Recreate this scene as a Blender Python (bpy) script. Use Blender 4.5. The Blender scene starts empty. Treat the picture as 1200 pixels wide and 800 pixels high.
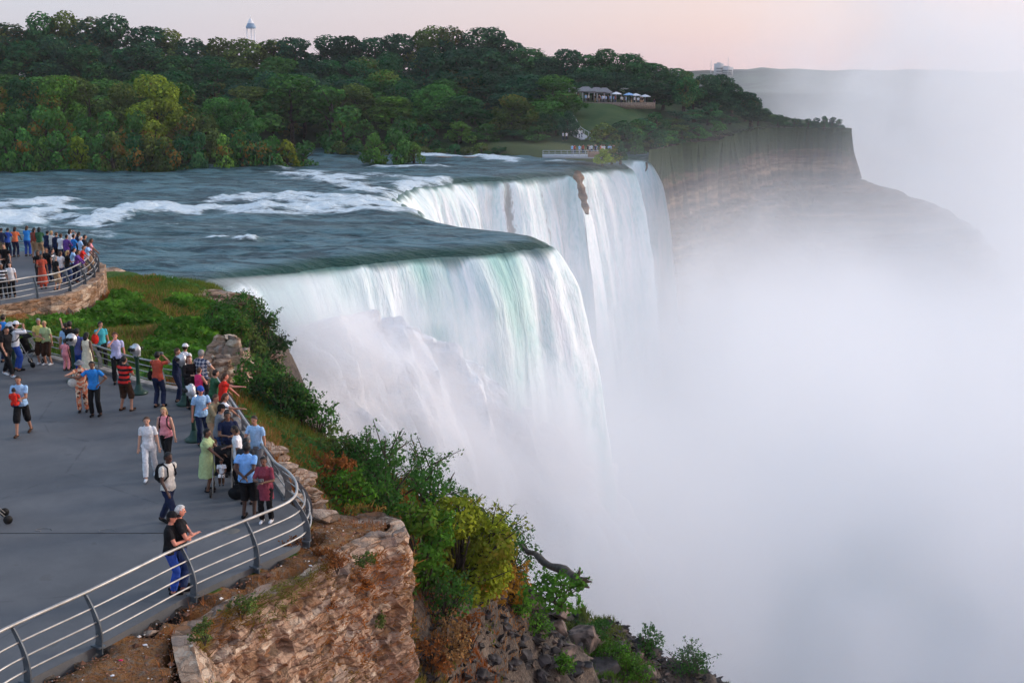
import bpy, bmesh, math, random
import numpy as np
from mathutils import Vector, noise as mnoise, geometry as mgeo
random.seed(7); rng = np.random.default_rng(11)
S = bpy.context.scene; COL = S.collection
R = math.radians
# ------------------------------------------------------------------ camera
F = 1400.0; PITCH = math.atan(315/1400.0); CAMH = 11.0
cam_d = bpy.data.cameras.new('camera'); cam = bpy.data.objects.new('camera', cam_d); COL.objects.link(cam)
cam.location = (0, 0, CAMH); cam.rotation_euler = (math.pi/2-PITCH, 0, 0)
cam_d.sensor_width = 36; cam_d.lens = F/1200*36; cam_d.clip_start = .2; cam_d.clip_end = 9000
S.camera = cam
# ------------------------------------------------------------------ light
SUN_EL, SUN_AZ = R(9), R(68)            # azimuth measured from +Y towards +X
sd = bpy.data.lights.new('sun', 'SUN'); so = bpy.data.objects.new('sun', sd); COL.objects.link(so)
sd.energy = 2.0; sd.angle = R(14); sd.color = (1.0, .92, .86)
sv = Vector((math.sin(SUN_AZ)*math.cos(SUN_EL+R(9)), math.cos(SUN_AZ)*math.cos(SUN_EL+R(9)), math.sin(SUN_EL+R(9))))
so.rotation_euler = sv.to_track_quat('Z', 'Y').to_euler()
W = bpy.data.worlds.new('World'); S.world = W; W.use_nodes = True
wt = W.node_tree; wt.nodes.clear()
wo = wt.nodes.new('ShaderNodeOutputWorld'); bg = wt.nodes.new('ShaderNodeBackground'); bg2 = wt.nodes.new('ShaderNodeBackground')
sky = wt.nodes.new('ShaderNodeTexSky'); sky.sky_type = 'NISHITA'; sky.sun_disc = False
sky.sun_elevation = SUN_EL; sky.sun_rotation = SUN_AZ; sky.dust_density = 2.0; sky.air_density = 1.0
wt.links.new(sky.outputs[0], bg.inputs[0]); bg.inputs[1].default_value = .05
tc = wt.nodes.new('ShaderNodeTexCoord'); sx = wt.nodes.new('ShaderNodeSeparateXYZ'); wt.links.new(tc.outputs['Generated'], sx.inputs[0])
cr = wt.nodes.new('ShaderNodeValToRGB'); wt.links.new(sx.outputs[2], cr.inputs[0])
e = cr.color_ramp.elements
e[0].position = 0.0; e[0].color = (.66, .49, .51, 1)
e[1].position = .9; e[1].color = (.48, .61, .80, 1)
for p, c in ((.035, (.62, .51, .54, 1)), (.10, (.56, .53, .60, 1)), (.3, (.50, .59, .73, 1))):
    k = e.new(p); k.color = c
mx = wt.nodes.new('ShaderNodeMix'); mx.data_type = 'RGBA'; mr = wt.nodes.new('ShaderNodeMapRange')
wt.links.new(sx.outputs[0], mr.inputs[0]); mr.inputs[1].default_value = -.35; mr.inputs[2].default_value = .75
wt.links.new(mr.outputs[0], mx.inputs[0]); mx.inputs[6].default_value = (.84, 1.01, 1.15, 1); mx.inputs[7].default_value = (1.46, 1.0, .86, 1)
ml = wt.nodes.new('ShaderNodeMix'); ml.data_type = 'RGBA'; ml.blend_type = 'MULTIPLY'; ml.inputs[0].default_value = 1
wt.links.new(cr.outputs[0], ml.inputs[6]); wt.links.new(mx.outputs[2], ml.inputs[7]); wt.links.new(ml.outputs[2], bg2.inputs[0])
bg2.inputs[1].default_value = .77
ad = wt.nodes.new('ShaderNodeAddShader'); wt.links.new(bg.outputs[0], ad.inputs[0]); wt.links.new(bg2.outputs[0], ad.inputs[1]); wt.links.new(ad.outputs[0], wo.inputs[0])
S.view_settings.view_transform = 'Standard'; S.view_settings.look = 'None'; S.view_settings.exposure = 0.42; S.view_settings.gamma = 1
cy = S.cycles
cy.use_denoising = True; cy.max_bounces = 7; cy.diffuse_bounces = 2; cy.glossy_bounces = 2; cy.transmission_bounces = 2; cy.transparent_max_bounces = 6
cy.volume_bounces = 6; cy.volume_max_steps = 256; cy.sample_clamp_indirect = 4; cy.use_adaptive_sampling = True; cy.adaptive_threshold = .04
# ------------------------------------------------------------------ pixel helpers (photo frame 1200x800)
cP, sP = math.cos(PITCH), math.sin(PITCH)
def ray(px, py):
    u, v = (px-600)/F, (400-py)/F
    dy = cP+v*sP; dz = -sP+v*cP
    return u/dy, dz/dy
def gz(px, py, z=0.0):
    a, b = ray(px, py); D = (z-CAMH)/b
    return (a*D, D, z)
def gd(px, py, D):
    a, b = ray(px, py)
    return (a*D, D, CAMH+b*D)
# ------------------------------------------------------------------ object helpers
def tag(o, label=None, cat=None, group=None, kind=None):
    if label: o['label'] = label
    if cat: o['category'] = cat
    if group: o['group'] = group
    if kind: o['kind'] = kind
    return o
def link(o, parent=None):
    COL.objects.link(o)
    if parent: o.parent = parent
    return o
def mesh_np(name, V, Fc, mats=None, parent=None, smooth=True, loc=(0,0,0), uv=None, col=None, midx=None):
    """V (n,3); Fc list of arrays (m,3)/(m,4)"""
    if not isinstance(Fc, (list, tuple)): Fc = [Fc]
    me = bpy.data.meshes.new(name)
    V = np.asarray(V, dtype=np.float32); me.vertices.add(len(V)); me.vertices.foreach_set('co', V.ravel())
    tot = sum(len(f)*f.shape[1] for f in Fc); npoly = sum(len(f) for f in Fc)
    me.loops.add(tot); me.polygons.add(npoly)
    me.loops.foreach_set('vertex_index', np.concatenate([f.ravel() for f in Fc]).astype(np.int32))
    st = []; s = 0
    for f in Fc:
        k = f.shape[1]; st.append(s+np.arange(len(f))*k); s += len(f)*k
    me.polygons.foreach_set('loop_start', np.concatenate(st).astype(np.int32))
    if midx is not None: me.polygons.foreach_set('material_index', np.asarray(midx, dtype=np.int32))
    me.polygons.foreach_set('use_smooth', np.full(npoly, smooth))
    me.update(calc_edges=True)
    if uv is not None:
        l = me.uv_layers.new(name='UVMap'); li = np.concatenate([f.ravel() for f in Fc])
        l.data.foreach_set('uv', np.asarray(uv, dtype=np.float32)[li].ravel())
    if col is not None:
        c = np.ones((len(V), 4), dtype=np.float32); col = np.asarray(col); c[:, :col.shape[1]] = col
        a = me.color_attributes.new('tint', 'FLOAT_COLOR', 'POINT'); a.data.foreach_set('color', c.ravel())
    me.validate()
    for m in (mats if isinstance(mats, (list, tuple)) else [mats]):
        if m: me.materials.append(m)
    o = bpy.data.objects.new(name, me); o.location = loc
    return link(o, parent)
def grid_faces(nr, nc, wrap=False):
    i, j = np.meshgrid(np.arange(nr-1), np.arange(nc if wrap else nc-1), indexing='ij')
    j2 = (j+1) % nc
    return np.stack([i*nc+j, i*nc+j2, (i+1)*nc+j2, (i+1)*nc+j], -1).reshape(-1, 4)
def empty(name, loc=(0,0,0), rz=0, parent=None):
    o = bpy.data.objects.new(name, None); o.location = loc; o.rotation_euler = (0,0,rz); o.empty_display_size = .2
    return link(o, parent)
class MB:
    """collects simple solids as one mesh"""
    def __init__(s): s.v = []; s.f3 = []; s.f4 = []; s.n = 0
    def add(s, V, f4=None, f3=None):
        V = np.asarray(V, float)
        s.v.append(V)
        if f4 is not None and len(f4): s.f4.append(np.asarray(f4)+s.n)
        if f3 is not None and len(f3): s.f3.append(np.asarray(f3)+s.n)
        s.n += len(V); return s
    def box(s, c, d, rz=0, rx=0):
        x, y, z = [k/2 for k in d]
        V = np.array([(-x,-y,-z),(x,-y,-z),(x,y,-z),(-x,y,-z),(-x,-y,z),(x,-y,z),(x,y,z),(-x,y,z)], float)
        if rx: V = V@rotm(rx, 0).T
        if rz: V = V@rotm(rz, 2).T
        return s.add(V+np.array(c), [(0,3,2,1),(4,5,6,7),(0,1,5,4),(1,2,6,5),(2,3,7,6),(3,0,4,7)])
    def tube(s, P, r, n=8, cap=True):
        """P list of points, r scalar or list"""
        P = np.asarray(P, float); m = len(P); r = np.broadcast_to(np.asarray(r, float), (m,)) if np.ndim(r) < 2 else r
        T = np.gradient(P, axis=0) if m > 1 else None; T /= np.linalg.norm(T, axis=1)[:, None]+1e-9
        up = np.array((0,0,1.0)) if abs(T[0][2]) < .9 else np.array((0,1.0,0))
        V = []
        for i in range(m):
            a = np.cross(T[i], up); a /= np.linalg.norm(a)+1e-9; b = np.cross(a, T[i]); up = b
            t = np.arange(n)/n*2*math.pi
            V.append(P[i]+r[i]*(np.outer(np.cos(t), a)+np.outer(np.sin(t), b)))
        V = np.concatenate(V); f = grid_faces(m, n, True)[:, ::-1]; f3 = []
        if cap:
            V = np.vstack([V, P[:1], P[-1:]]); a, b = m*n, m*n+1
            f3 = [(a, k, (k+1) % n) for k in range(n)]+[(b, (m-1)*n+(k+1) % n, (m-1)*n+k) for k in range(n)]
        return s.add(V, f, f3 if cap else None)
    def ell(s, c, r, n=10, m=7, M=None):
        th = np.linspace(0, math.pi, m)[1:-1]; ph = np.arange(n)/n*2*math.pi
        V = [(math.sin(a)*math.cos(b), math.sin(a)*math.sin(b), math.cos(a)) for a in th for b in ph]
        V = np.array(V+[(0,0,1),(0,0,-1)])*np.array(r)
        if M is not None: V = V@M.T
        k = len(th); f = grid_faces(k, n, True)
        f3 = [(k*n, q, (q+1) % n) for q in range(n)]+[(k*n+1, (k-1)*n+(q+1) % n, (k-1)*n+q) for q in range(n)]
        return s.add(V+np.array(c), f[:, ::-1], [t[::-1] for t in f3])
    def lathe(s, c, prof, n=14):
        V = [(r*math.cos(2*math.pi*k/n), r*math.sin(2*math.pi*k/n), z) for r, z in prof for k in range(n)]
        return s.add(np.array(V)+np.array(c), grid_faces(len(prof), n, True))
    def build(s, name, mat, parent=None, smooth=True, loc=(0,0,0)):
        fs = []
        if s.f4: fs.append(np.concatenate(s.f4))
        if s.f3: fs.append(np.concatenate([np.asarray(f).reshape(-1, 3) for f in s.f3]))
        return mesh_np(name, np.concatenate(s.v), fs, mat, parent, smooth, loc)
def rotm(a, ax):
    c, s = math.cos(a), math.sin(a)
    return np.array({0: [[1,0,0],[0,c,-s],[0,s,c]], 1: [[c,0,s],[0,1,0],[-s,0,c]], 2: [[c,-s,0],[s,c,0],[0,0,1]]}[ax], float)
# ------------------------------------------------------------------ numpy noise
_lat = np.random.default_rng(5).random((64, 64, 64)).astype(np.float32)*2-1
def vn(P):
    P = np.asarray(P, float); i = np.floor(P).astype(int); f = P-i; f = f*f*(3-2*f)
    r = 0
    for a in (0, 1):
        for b in (0, 1):
            for c in (0, 1):
                w = (f[..., 0] if a else 1-f[..., 0])*(f[..., 1] if b else 1-f[..., 1])*(f[..., 2] if c else 1-f[..., 2])
                r = r+w*_lat[(i[..., 0]+a) % 64, (i[..., 1]+b) % 64, (i[..., 2]+c) % 64]
    return r
def fbm(P, o=4, g=.5):
    r = 0; a = 1; P = np.asarray(P, float)
    for k in range(o):
        r = r+a*vn(P*2**k+k*17.3); a *= g
    return r
def n3(x, y, z, s, o=4): return fbm(np.stack(np.broadcast_arrays(np.asarray(x)*s, np.asarray(y)*s, np.asarray(z)*s), -1), o)
def sst(a, b, x):
    t = np.clip((x-a)/(b-a), 0, 1); return t*t*(3-2*t)
def seg_dist(X, Y, poly, closed=False):
    """distance from points to polyline"""
    P = np.asarray(poly, float)[:, :2]; d = np.full(np.shape(X), 1e9); n = len(P)
    for i in range(n if closed else n-1):
        a, b = P[i], P[(i+1) % n]; ab = b-a; L = ab@ab+1e-12
        t = np.clip(((X-a[0])*ab[0]+(Y-a[1])*ab[1])/L, 0, 1)
        d = np.minimum(d, np.hypot(X-a[0]-t*ab[0], Y-a[1]-t*ab[1]))
    return d
def inside(X, Y, poly):
    P = np.asarray(poly, float)[:, :2]; r = np.zeros(np.shape(X), bool); n = len(P)
    for i in range(n):
        x1, y1 = P[i]; x2, y2 = P[(i+1) % n]
        c = ((y1 > Y) != (y2 > Y)) & (X < (x2-x1)*(Y-y1)/((y2-y1) if y2 != y1 else 1e-9)+x1)
        r ^= c
    return r
def sdist(X, Y, poly):
    d = seg_dist(X, Y, poly, True); return np.where(inside(X, Y, poly), d, -d)
def resample(P, step):
    P = np.asarray(P, float); L = np.r_[0, np.cumsum(np.linalg.norm(np.diff(P, axis=0), axis=1))]
    n = max(2, int(L[-1]/step)+1); t = np.linspace(0, L[-1], n)
    return np.stack([np.interp(t, L, P[:, k]) for k in range(P.shape[1])], -1), t
def smooth_line(P, n=6):
    """Catmull-Rom"""
    P = np.asarray(P, float); Q = np.vstack([2*P[0]-P[1], P, 2*P[-1]-P[-2]]); out = []
    for i in range(1, len(Q)-2):
        for t in np.arange(n)/n:
            a, b, c, d = Q[i-1], Q[i], Q[i+1], Q[i+2]
            out.append(.5*(2*b+(c-a)*t+(2*a-5*b+4*c-d)*t*t+(3*b-a-3*c+d)*t**3))
    out.append(P[-1]); return np.array(out)
# ------------------------------------------------------------------ node helpers
class E:
    T = None
    def __init__(s, x): s.x = x
    def _op(s, op, *o):
        n = E.T.nodes.new('ShaderNodeMath'); n.operation = op
        for i, q in enumerate((s,)+o):
            v = q.x if isinstance(q, E) else q
            if isinstance(v, (int, float)): n.inputs[i].default_value = v
            else: E.T.links.new(v, n.inputs[i])
        return E(n.outputs[0])
    def __add__(s, o): return s._op('ADD', o)
    __radd__ = __add__
    def __mul__(s, o): return s._op('MULTIPLY', o)
    __rmul__ = __mul__
    def __sub__(s, o): return s._op('SUBTRACT', o)
    def __rsub__(s, o): return E(float(o))._op('SUBTRACT', s)
    def __truediv__(s, o): return s._op('DIVIDE', o)
    def exp(s): return s._op('EXPONENT')
    def max(s, o): return s._op('MAXIMUM', o)
    def min(s, o): return s._op('MINIMUM', o)
    def sq(s): return s*s
    def mr(s, a, b, c=0., d=1.):
        n = E.T.nodes.new('ShaderNodeMapRange'); n.interpolation_type = 'SMOOTHSTEP'
        for i, q in ((0, s), (1, a), (2, b), (3, c), (4, d)):
            v = q.x if isinstance(q, E) else q
            if isinstance(v, (int, float)): n.inputs[i].default_value = v
            else: E.T.links.new(v, n.inputs[i])
        return E(n.outputs[0])
def newmat(name):
    m = bpy.data.materials.new(name); m.use_nodes = True; t = m.node_tree; t.nodes.clear(); E.T = t
    out = t.nodes.new('ShaderNodeOutputMaterial'); return m, t, out
def tex(kind, vec=None, **k):
    n = E.T.nodes.new(kind)
    for a, b in k.items():
        if a in n.inputs.keys(): n.inputs[a].default_value = b
        else: setattr(n, a, b)
    if vec is not None: E.T.links.new(vec, n.inputs['Vector'])
    return n
def coords(which='Object', scale=None, loc=None):
    c = E.T.nodes.new('ShaderNodeTexCoord').outputs[which]
    if scale is None: return c
    m = E.T.nodes.new('ShaderNodeMapping'); m.inputs['Scale'].default_value = scale; E.T.links.new(c, m.inputs[0]); return m.outputs[0]
def noise(scale, vec=None, detail=4, rough=.55, dist=0.):
    return E(tex('ShaderNodeTexNoise', vec if vec is not None else coords(), Scale=scale, Detail=detail, Roughness=rough, Distortion=dist).outputs[0])
def mixc(f, a, b, mode='MIX'):
    n = E.T.nodes.new('ShaderNodeMix'); n.data_type = 'RGBA'; n.blend_type = mode
    for i, v in ((0, f), (6, a), (7, b)):
        v = v.x if isinstance(v, E) else v
        if isinstance(v, tuple): n.inputs[i].default_value = (*v[:3], 1)
        elif isinstance(v, (int, float)): n.inputs[i].default_value = v
        else: E.T.links.new(v, n.inputs[i])
    return n.outputs[2]
def ramp(f, stops):
    n = E.T.nodes.new('ShaderNodeValToRGB'); el = n.color_ramp.elements
    E.T.links.new(f.x if isinstance(f, E) else f, n.inputs[0])
    for i, (p, c) in enumerate(stops):
        k = el[i] if i < 2 else el.new(p)
        k.position = p; k.color = (*c, 1) if len(c) == 3 else c
    return n.outputs[0]
def bsdf(out, color, rough=.8, bump=None, bs=.3, bd=.05, metal=0., spec=.3, **k):
    t = E.T; b = t.nodes.new('ShaderNodeBsdfPrincipled')
    def put(s, v):
        v = v.x if isinstance(v, E) else v
        if isinstance(v, tuple): b.inputs[s].default_value = (*v, 1) if len(v) == 3 else v
        elif isinstance(v, (int, float)): b.inputs[s].default_value = v
        else: t.links.new(v, b.inputs[s])
    put('Base Color', color); put('Roughness', rough); put('Metallic', metal); put('Specular IOR Level', spec)
    for a, c in k.items(): put(a, c)
    if bump is not None:
        n = t.nodes.new('ShaderNodeBump'); n.inputs['Strength'].default_value = bs; n.inputs['Distance'].default_value = bd
        t.links.new(bump.x if isinstance(bump, E) else bump, n.inputs['Height']); t.links.new(n.outputs[0], b.inputs['Normal'])
    if out is not None: t.links.new(b.outputs[0], out.inputs[0])
    return b
def vcol(name='tint'):
    n = E.T.nodes.new('ShaderNodeAttribute'); n.attribute_name = name; return n.outputs['Color']
def vch(name='tint'):
    n = E.T.nodes.new('ShaderNodeSeparateColor'); E.T.links.new(vcol(name), n.inputs[0]); return [E(o) for o in n.outputs[:3]]
_mc = {}
def plain(name, c, rough=.7, metal=0., var=.12, scale=6., spec=.3, bd=0.):
    k = (name, c)
    if k in _mc: return _mc[k]
    m, t, o = newmat(name); n = noise(scale)
    c2 = tuple(x*(1-var*1.6) for x in c); c1 = tuple(min(1, x*(1+var)) for x in c)
    bsdf(o, mixc(n.mr(.3, .7), c2, c1), rough, n if bd else None, .4, bd, metal, spec)
    _mc[k] = m; return m
# ================================================================== SETTING: water, falls, gorge
ZR = -6.0; ZG = -56.0
crest_px = [(236,332),(256,322),(300,313),(360,305),(430,298),(500,291),(560,287),(612,282),(634,281),(640,277),(628,272),(600,267),(550,260),(505,250),(478,240),(466,230),(474,220),
            (500,213),(550,207),(610,204),(662,200),(671,201),(680,197),(697,194),(715,192.5),(726,192.3),(738,192.6)]
crest0 = np.array([gz(x, y, ZR)[:2] for x, y in crest_px])
crest, cs = resample(smooth_line(crest0, 8), .22)
nx_ = np.gradient(crest, axis=0); nx_ /= np.linalg.norm(nx_, axis=1)[:, None]
cn = np.stack([nx_[:, 1], -nx_[:, 0]], -1)               # outward (towards the gorge)
jit = n3(cs, 0, 0, .12, 3)*1.0+n3(cs, 9, 0, .7, 2)*.22
jit *= sst(0, 4, cs)*sst(0, 9, cs[-1]-cs)
crest = crest+cn*jit[:, None]
bridal_px = [(727,183),(735,182.5),(746,182),(755,182.5),(760,184)]
bcrest, bs_ = resample(smooth_line([gz(x, y, ZR)[:2] for x, y in bridal_px], 6), .3)
# ---- upper river
upstream = [(-1,0),]
river_poly = np.vstack([crest, [(21.8,250)], bcrest, [(29.8,262), (10,330), (-60,520), (-700,760), (-700,60), (-62,84), (-42,90), (-31,96)]])
def river_points():
    P = []
    for (y0, y1, st) in ((84,130,.45), (130,190,.8), (190,290,1.4), (290,760,14)):
        xs = np.arange(-.62*y1-10, 36, st) if y0 < 290 else np.arange(-700, 36, st)
        ys = np.arange(y0, y1, st); X, Y = np.meshgrid(xs, ys)
        X = X+rng.uniform(-.3, .3, X.shape)*st; Y = Y+rng.uniform(-.3, .3, X.shape)*st
        X, Y = X.ravel(), Y.ravel()
        k = inside(X, Y, river_poly); X, Y = X[k], Y[k]
        k = seg_dist(X, Y, river_poly[::3], True) > .35
        P.append(np.stack([X[k], Y[k]], -1))
    return np.vstack(P)
# smooth rolling drop just before the lip, standing waves and rapids further up
rap = [  # (pixel polyline on the river, half width in m, strength)
    ([(108,262),(150,250),(180,243),(215,247),(300,245),(400,240),(470,238)], 2.6, 1.0),
    ([(180,240),(240,246),(320,250),(400,246),(466,243)], 2.2, .75),
    ([(300,234),(370,238),(450,234)], 4.5, .8), ([(255,243),(330,240),(430,236)], 3.0, .7),
    ([(300,240),(350,230),(400,232),(460,232)], 3.0, .8), ([(340,205),(395,210),(430,222),(470,228)], 3.2, .8),
    ([(335,198),(370,203),(420,204),(470,208)], 2.0, .5),
    ([(0,246),(40,240),(75,246),(30,256),(0,264)], 3.2, .9), ([(0,270),(60,268),(120,276)], 1.5, .35),
    ([(250,280),(270,277),(290,282)], .8, .8), ([(495,184),(530,185),(570,186),(600,189)], 2.2, 1.0),
    ([(440,196),(480,197),(520,196)], 1.6, .8), ([(600,192),(640,190),(690,190)], 1.0, .45), ([(380,242),(440,247),(475,236)], 1.6, .8),
    ([(470,222),(480,214),(520,208)], 2.5, .8), ([(195,330),(225,333)], .7, .7), ([(380,247),(400,250),(420,247)], .9, .8)]
rapw = [(np.array([gz(x, y, ZR)[:2] for x, y in p]), w, s) for p, w, s in rap]
def river_fields(X, Y):
    dC = np.minimum(seg_dist(X, Y, crest[::6]), seg_dist(X, Y, bcrest))
    foam = np.zeros_like(X)
    nn = n3(X*.7, Y, 0, .35, 4)
    for p, w, s in rapw:
        d = seg_dist(X, Y, p)+nn*w*.9
        foam = np.maximum(foam, s*(1-sst(w*.3, w*1.9, d)))
    far = sst(80, 400, Y)
    wv = n3(X*.5, Y, 3, .26, 4)*.34+n3(X*.5, Y, 7, 1.0, 3)*.13
    z = ZR+wv*sst(.5, 6, dC)+foam*.35-1.0*np.exp(-dC/1.3)+sst(0, 60, dC)*.3
    z = z+n3(X, Y, 1, .6, 3)*.42*foam
    return z, foam, dC
rp = river_points()
allp = np.vstack([river_poly, rp]); nb = len(river_poly)
res = mgeo.delaunay_2d_cdt([Vector(p) for p in allp], [(i, (i+1) % nb) for i in range(nb)], [], 1, 1e-5)
RV = np.array([tuple(v) for v in res[0]]); RF = np.array([f for f in res[2] if len(f) == 3])
rz_, rfoam, rdc = river_fields(RV[:, 0], RV[:, 1])
m_river, t, o = newmat('river_water')
fo, dc, _ = vch(); co = coords()
st = coords(scale=(.55, 1.6, 1))
n0 = noise(.26, st, 4, .6, .5); n1 = noise(.9, st, 5, .6); n2 = noise(3.5, st, 3, .6); n4 = noise(.12, st, 3)
frag = (fo*1.5+(n1-.5)*1.9-.26+(n2-.5)*1.3+(n0-.5)*1.2).mr(.05, 1.0)*fo.mr(.02,.3)
speck = ((n1-.5)*1.2+(n4-.5)*.9+(n2-.5)*.7+.5).mr(.78, .98)*.7
wc = mixc((n0*.55+n1*.3+n2*.15).mr(.42, .58), (.006, .030, .038), (.100, .205, .232))
wc = mixc(n4.mr(.4, .7)*.5, wc, (.06, .11, .11))
wc = mixc((dc-.25).mr(0, .4)*.9, wc, (.010, .058, .040))
fw = frag.max(speck)
b = bsdf(o, mixc(fw, wc, (.70, .80, .84)), fw*.4+.38, n0*1.5+n1*.7+n2*.3, 1., .9, spec=.16)
rc = np.stack([rfoam, np.exp(-rdc/2.2), rfoam*0], -1)
river = mesh_np('river', np.c_[RV, rz_], [RF], m_river, col=rc)
tag(river, kind='structure')
# ---- falling water
m_fall, t, o = newmat('falling_water')
uv = coords('UV'); tn, rk, ed = vch()
ms = E.T.nodes.new('ShaderNodeMapping'); ms.inputs['Scale'].default_value = (1, .10, 1); t.links.new(uv, ms.inputs[0])
ms2 = E.T.nodes.new('ShaderNodeMapping'); ms2.inputs['Scale'].default_value = (1, .28, 1); t.links.new(uv, ms2.inputs[0])
s1 = noise(.8, ms.outputs[0], 5, .62, .3); s2 = noise(3.2, ms2.outputs[0], 4, .6, .4); s0 = noise(.16, ms.outputs[0], 2)
c = mixc(s1.mr(.35, .68), (.56, .71, .72), (.90, .90, .90))
c = mixc(s2.mr(.35, .6, .0, 1.)*.5, c, (.93, .93, .94))
c = mixc((tn*1.2*(s0.mr(.35, .6, .45, 1.))).min(.8), c, (.30, .58, .50))
c = mixc((s1-.5+rk*1.0-.32+(s2-.5)*1.6).mr(.12, .55)*.62*rk.mr(0, .2), c, (.13, .10, .085))
c = mixc(ed, c, (.02, .085, .06))
bsdf(o, c, .55, s1*.8+s2*.35, .8, .55, spec=.2)
def falls(name, C, S_, N, drop=50.0, rows=150, k=1.42, tealf=None, rockf=None):
    d = (np.linspace(0, 1, rows)**1.7)*drop; n = len(C)
    Sg, Dg = np.meshgrid(S_, d, indexing='xy')
    fold = n3(Sg, Dg*.035, 0, .13, 3)*1.5+n3(Sg, Dg*.05, 5, .42, 3)*.55+n3(Sg, Dg*.16, 8, 1.4, 2)*.17
    outw = k*np.sqrt(Dg+.02)-k*.14+fold*sst(.1, 5, Dg)
    X = C[:, 0][None]+N[:, 0][None]*outw; Y = C[:, 1][None]+N[:, 1][None]*outw
    z0, _, _ = river_fields(C[:, 0], C[:, 1])
    Z = z0[None]-Dg
    teal = np.exp(-Dg/7.)*.55+.12 if tealf is None else tealf(Sg, Dg)
    rock = np.zeros_like(Sg) if rockf is None else rockf(Sg, Dg)
    edge = (1-sst(.0, .9+.8*n3(Sg, 0, 4, .5, 2), Dg))*.85
    return mesh_np(name, np.stack([X, Y, Z], -1).reshape(-1, 3), [grid_faces(rows, n)[:, ::-1]], m_fall,
                   uv=np.stack([Sg, Dg], -1).reshape(-1, 2), col=np.stack([teal, rock, edge], -1).reshape(-1, 3))
# smoothed normals so that the sheet does not self cross in the bay
def smn(N, k):
    ker = np.ones(k)/k; P = np.pad(N, ((k//2, k-1-k//2), (0, 0)), mode='edge')
    M = np.stack([np.convolve(P[:, i], ker, 'valid') for i in (0, 1)], -1); return M/np.linalg.norm(M, axis=1)[:, None]
cn2 = smn(cn, 41); cn2[-45:] = cn2[-46]
pxc = 600+F*crest[:, 0]/(crest[:, 1]*cP+(CAMH-ZR)*sP)
t_bay = cs[np.argmax(pxc > 636)]
def rockA(Sg, Dg):
    s_ = Sg-t_bay
    g = lambda a, w: np.exp(-((s_-a)/w)**2)
    far = sst(45, 60, s_)
    # positions found from the crest's pixel columns
    r = np.zeros_like(Sg)
    for px_, w, h in ((590, .75, .8), (548, .5, .35), (625, .5, .4), (520, .4, .4), (640, .6, .3), (505, .4, .35)):
        i = np.where((pxc > px_) & (cs > t_bay+30))[0]
        if len(i): r += h*np.exp(-((Sg-cs[i[0]])/w)**2)
    return np.clip(r+far*.22, 0, 1)
def tealA(Sg, Dg):
    near = 1-sst(t_bay-6, t_bay+10, Sg)
    lob = .5+.5*np.sin(Sg*.55+1.5*np.sin(Sg*.21))
    return np.clip((np.exp(-Dg/9.)*.75*lob+.10)*near+(1-near)*(np.exp(-Dg/2.)*.3), 0, 1)
fa = falls('waterfall', crest, cs, cn2, tealf=tealA, rockf=rockA); tag(fa, kind='structure')
bnx = np.gradient(bcrest, axis=0); bnx /= np.linalg.norm(bnx, axis=1)[:, None]
bN = np.stack([np.linspace(.0, .75, len(bcrest)), -np.ones(len(bcrest))], -1); bN /= np.linalg.norm(bN, axis=1)[:, None]; fb = falls('waterfall', bcrest, bs_, bN, k=1.7, tealf=lambda s, d: np.exp(-d/3)*.25); tag(fb, kind='structure')
# ---- foam thrown up at the foot of the near falls
m_foam, t, o = newmat('churning_foam')
n1 = noise(.35, None, 6, .6); n2 = noise(.09, None, 3)
n3_ = noise(1.3, None, 5, .65)
bsdf(o, mixc((n1*.45+n2*.3+n3_*.25).mr(.40, .58), (.74, .82, .88), (.95, .95, .95)), .9, n1*.8+n3_*.5, 1., .9, spec=.05)
# ---- lower river
m_low, t, o = newmat('gorge_water')
n1 = noise(.5, coords(scale=(1, .5, 1)), 5, .65); n2 = noise(.06, None, 3)
bsdf(o, mixc((n1-.5+(n2-.5)*.8+.5).mr(.5, .75), (.36, .47, .50), (.70, .76, .80)), .5, n1, .5, .4)
tag(mesh_np('gorge_water', [(-150,0,ZG),(1200,0,ZG),(1200,1500,ZG),(-150,1500,ZG)], [np.array([[0,1,2,3]])], m_low), kind='structure')
# ---- mist
def mist_mat(name, dens, color=(.995, .995, 1.0), aniso=.15, rate=1.0):
    m, t, o = newmat(name); v = t.nodes.new('ShaderNodeVolumePrincipled')
    c = coords(); s = t.nodes.new('ShaderNodeSeparateXYZ'); t.links.new(c, s.inputs[0])
    x, y, z = [E(k) for k in s.outputs]
    d = dens(x, y, z, c); t.links.new(d.x, v.inputs['Density'])
    v.inputs['Color'].default_value = (*color, 1); v.inputs['Anisotropy'].default_value = aniso
    t.links.new(v.outputs[0], o.inputs['Volume']); m.cycles.volume_step_rate = rate; return m
def prism(poly, z0, z1, name, mat):
    n = len(poly); V = [(x, y, z0) for x, y in poly]+[(x, y, z1) for x, y in poly]
    bm = bmesh.new(); vs = [bm.verts.new(v) for v in V]
    bm.faces.new(vs[:n][::-1]); bm.faces.new(vs[n:])
    for i in range(n): bm.faces.new((vs[i], vs[(i+1) % n], vs[n+(i+1) % n], vs[n+i]))
    bmesh.ops.recalc_face_normals(bm, faces=bm.faces)
    me = bpy.data.meshes.new(name); bm.to_mesh(me); bm.free(); me.materials.append(mat)
    return tag(link(bpy.data.objects.new(name, me)), kind='stuff')
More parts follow.
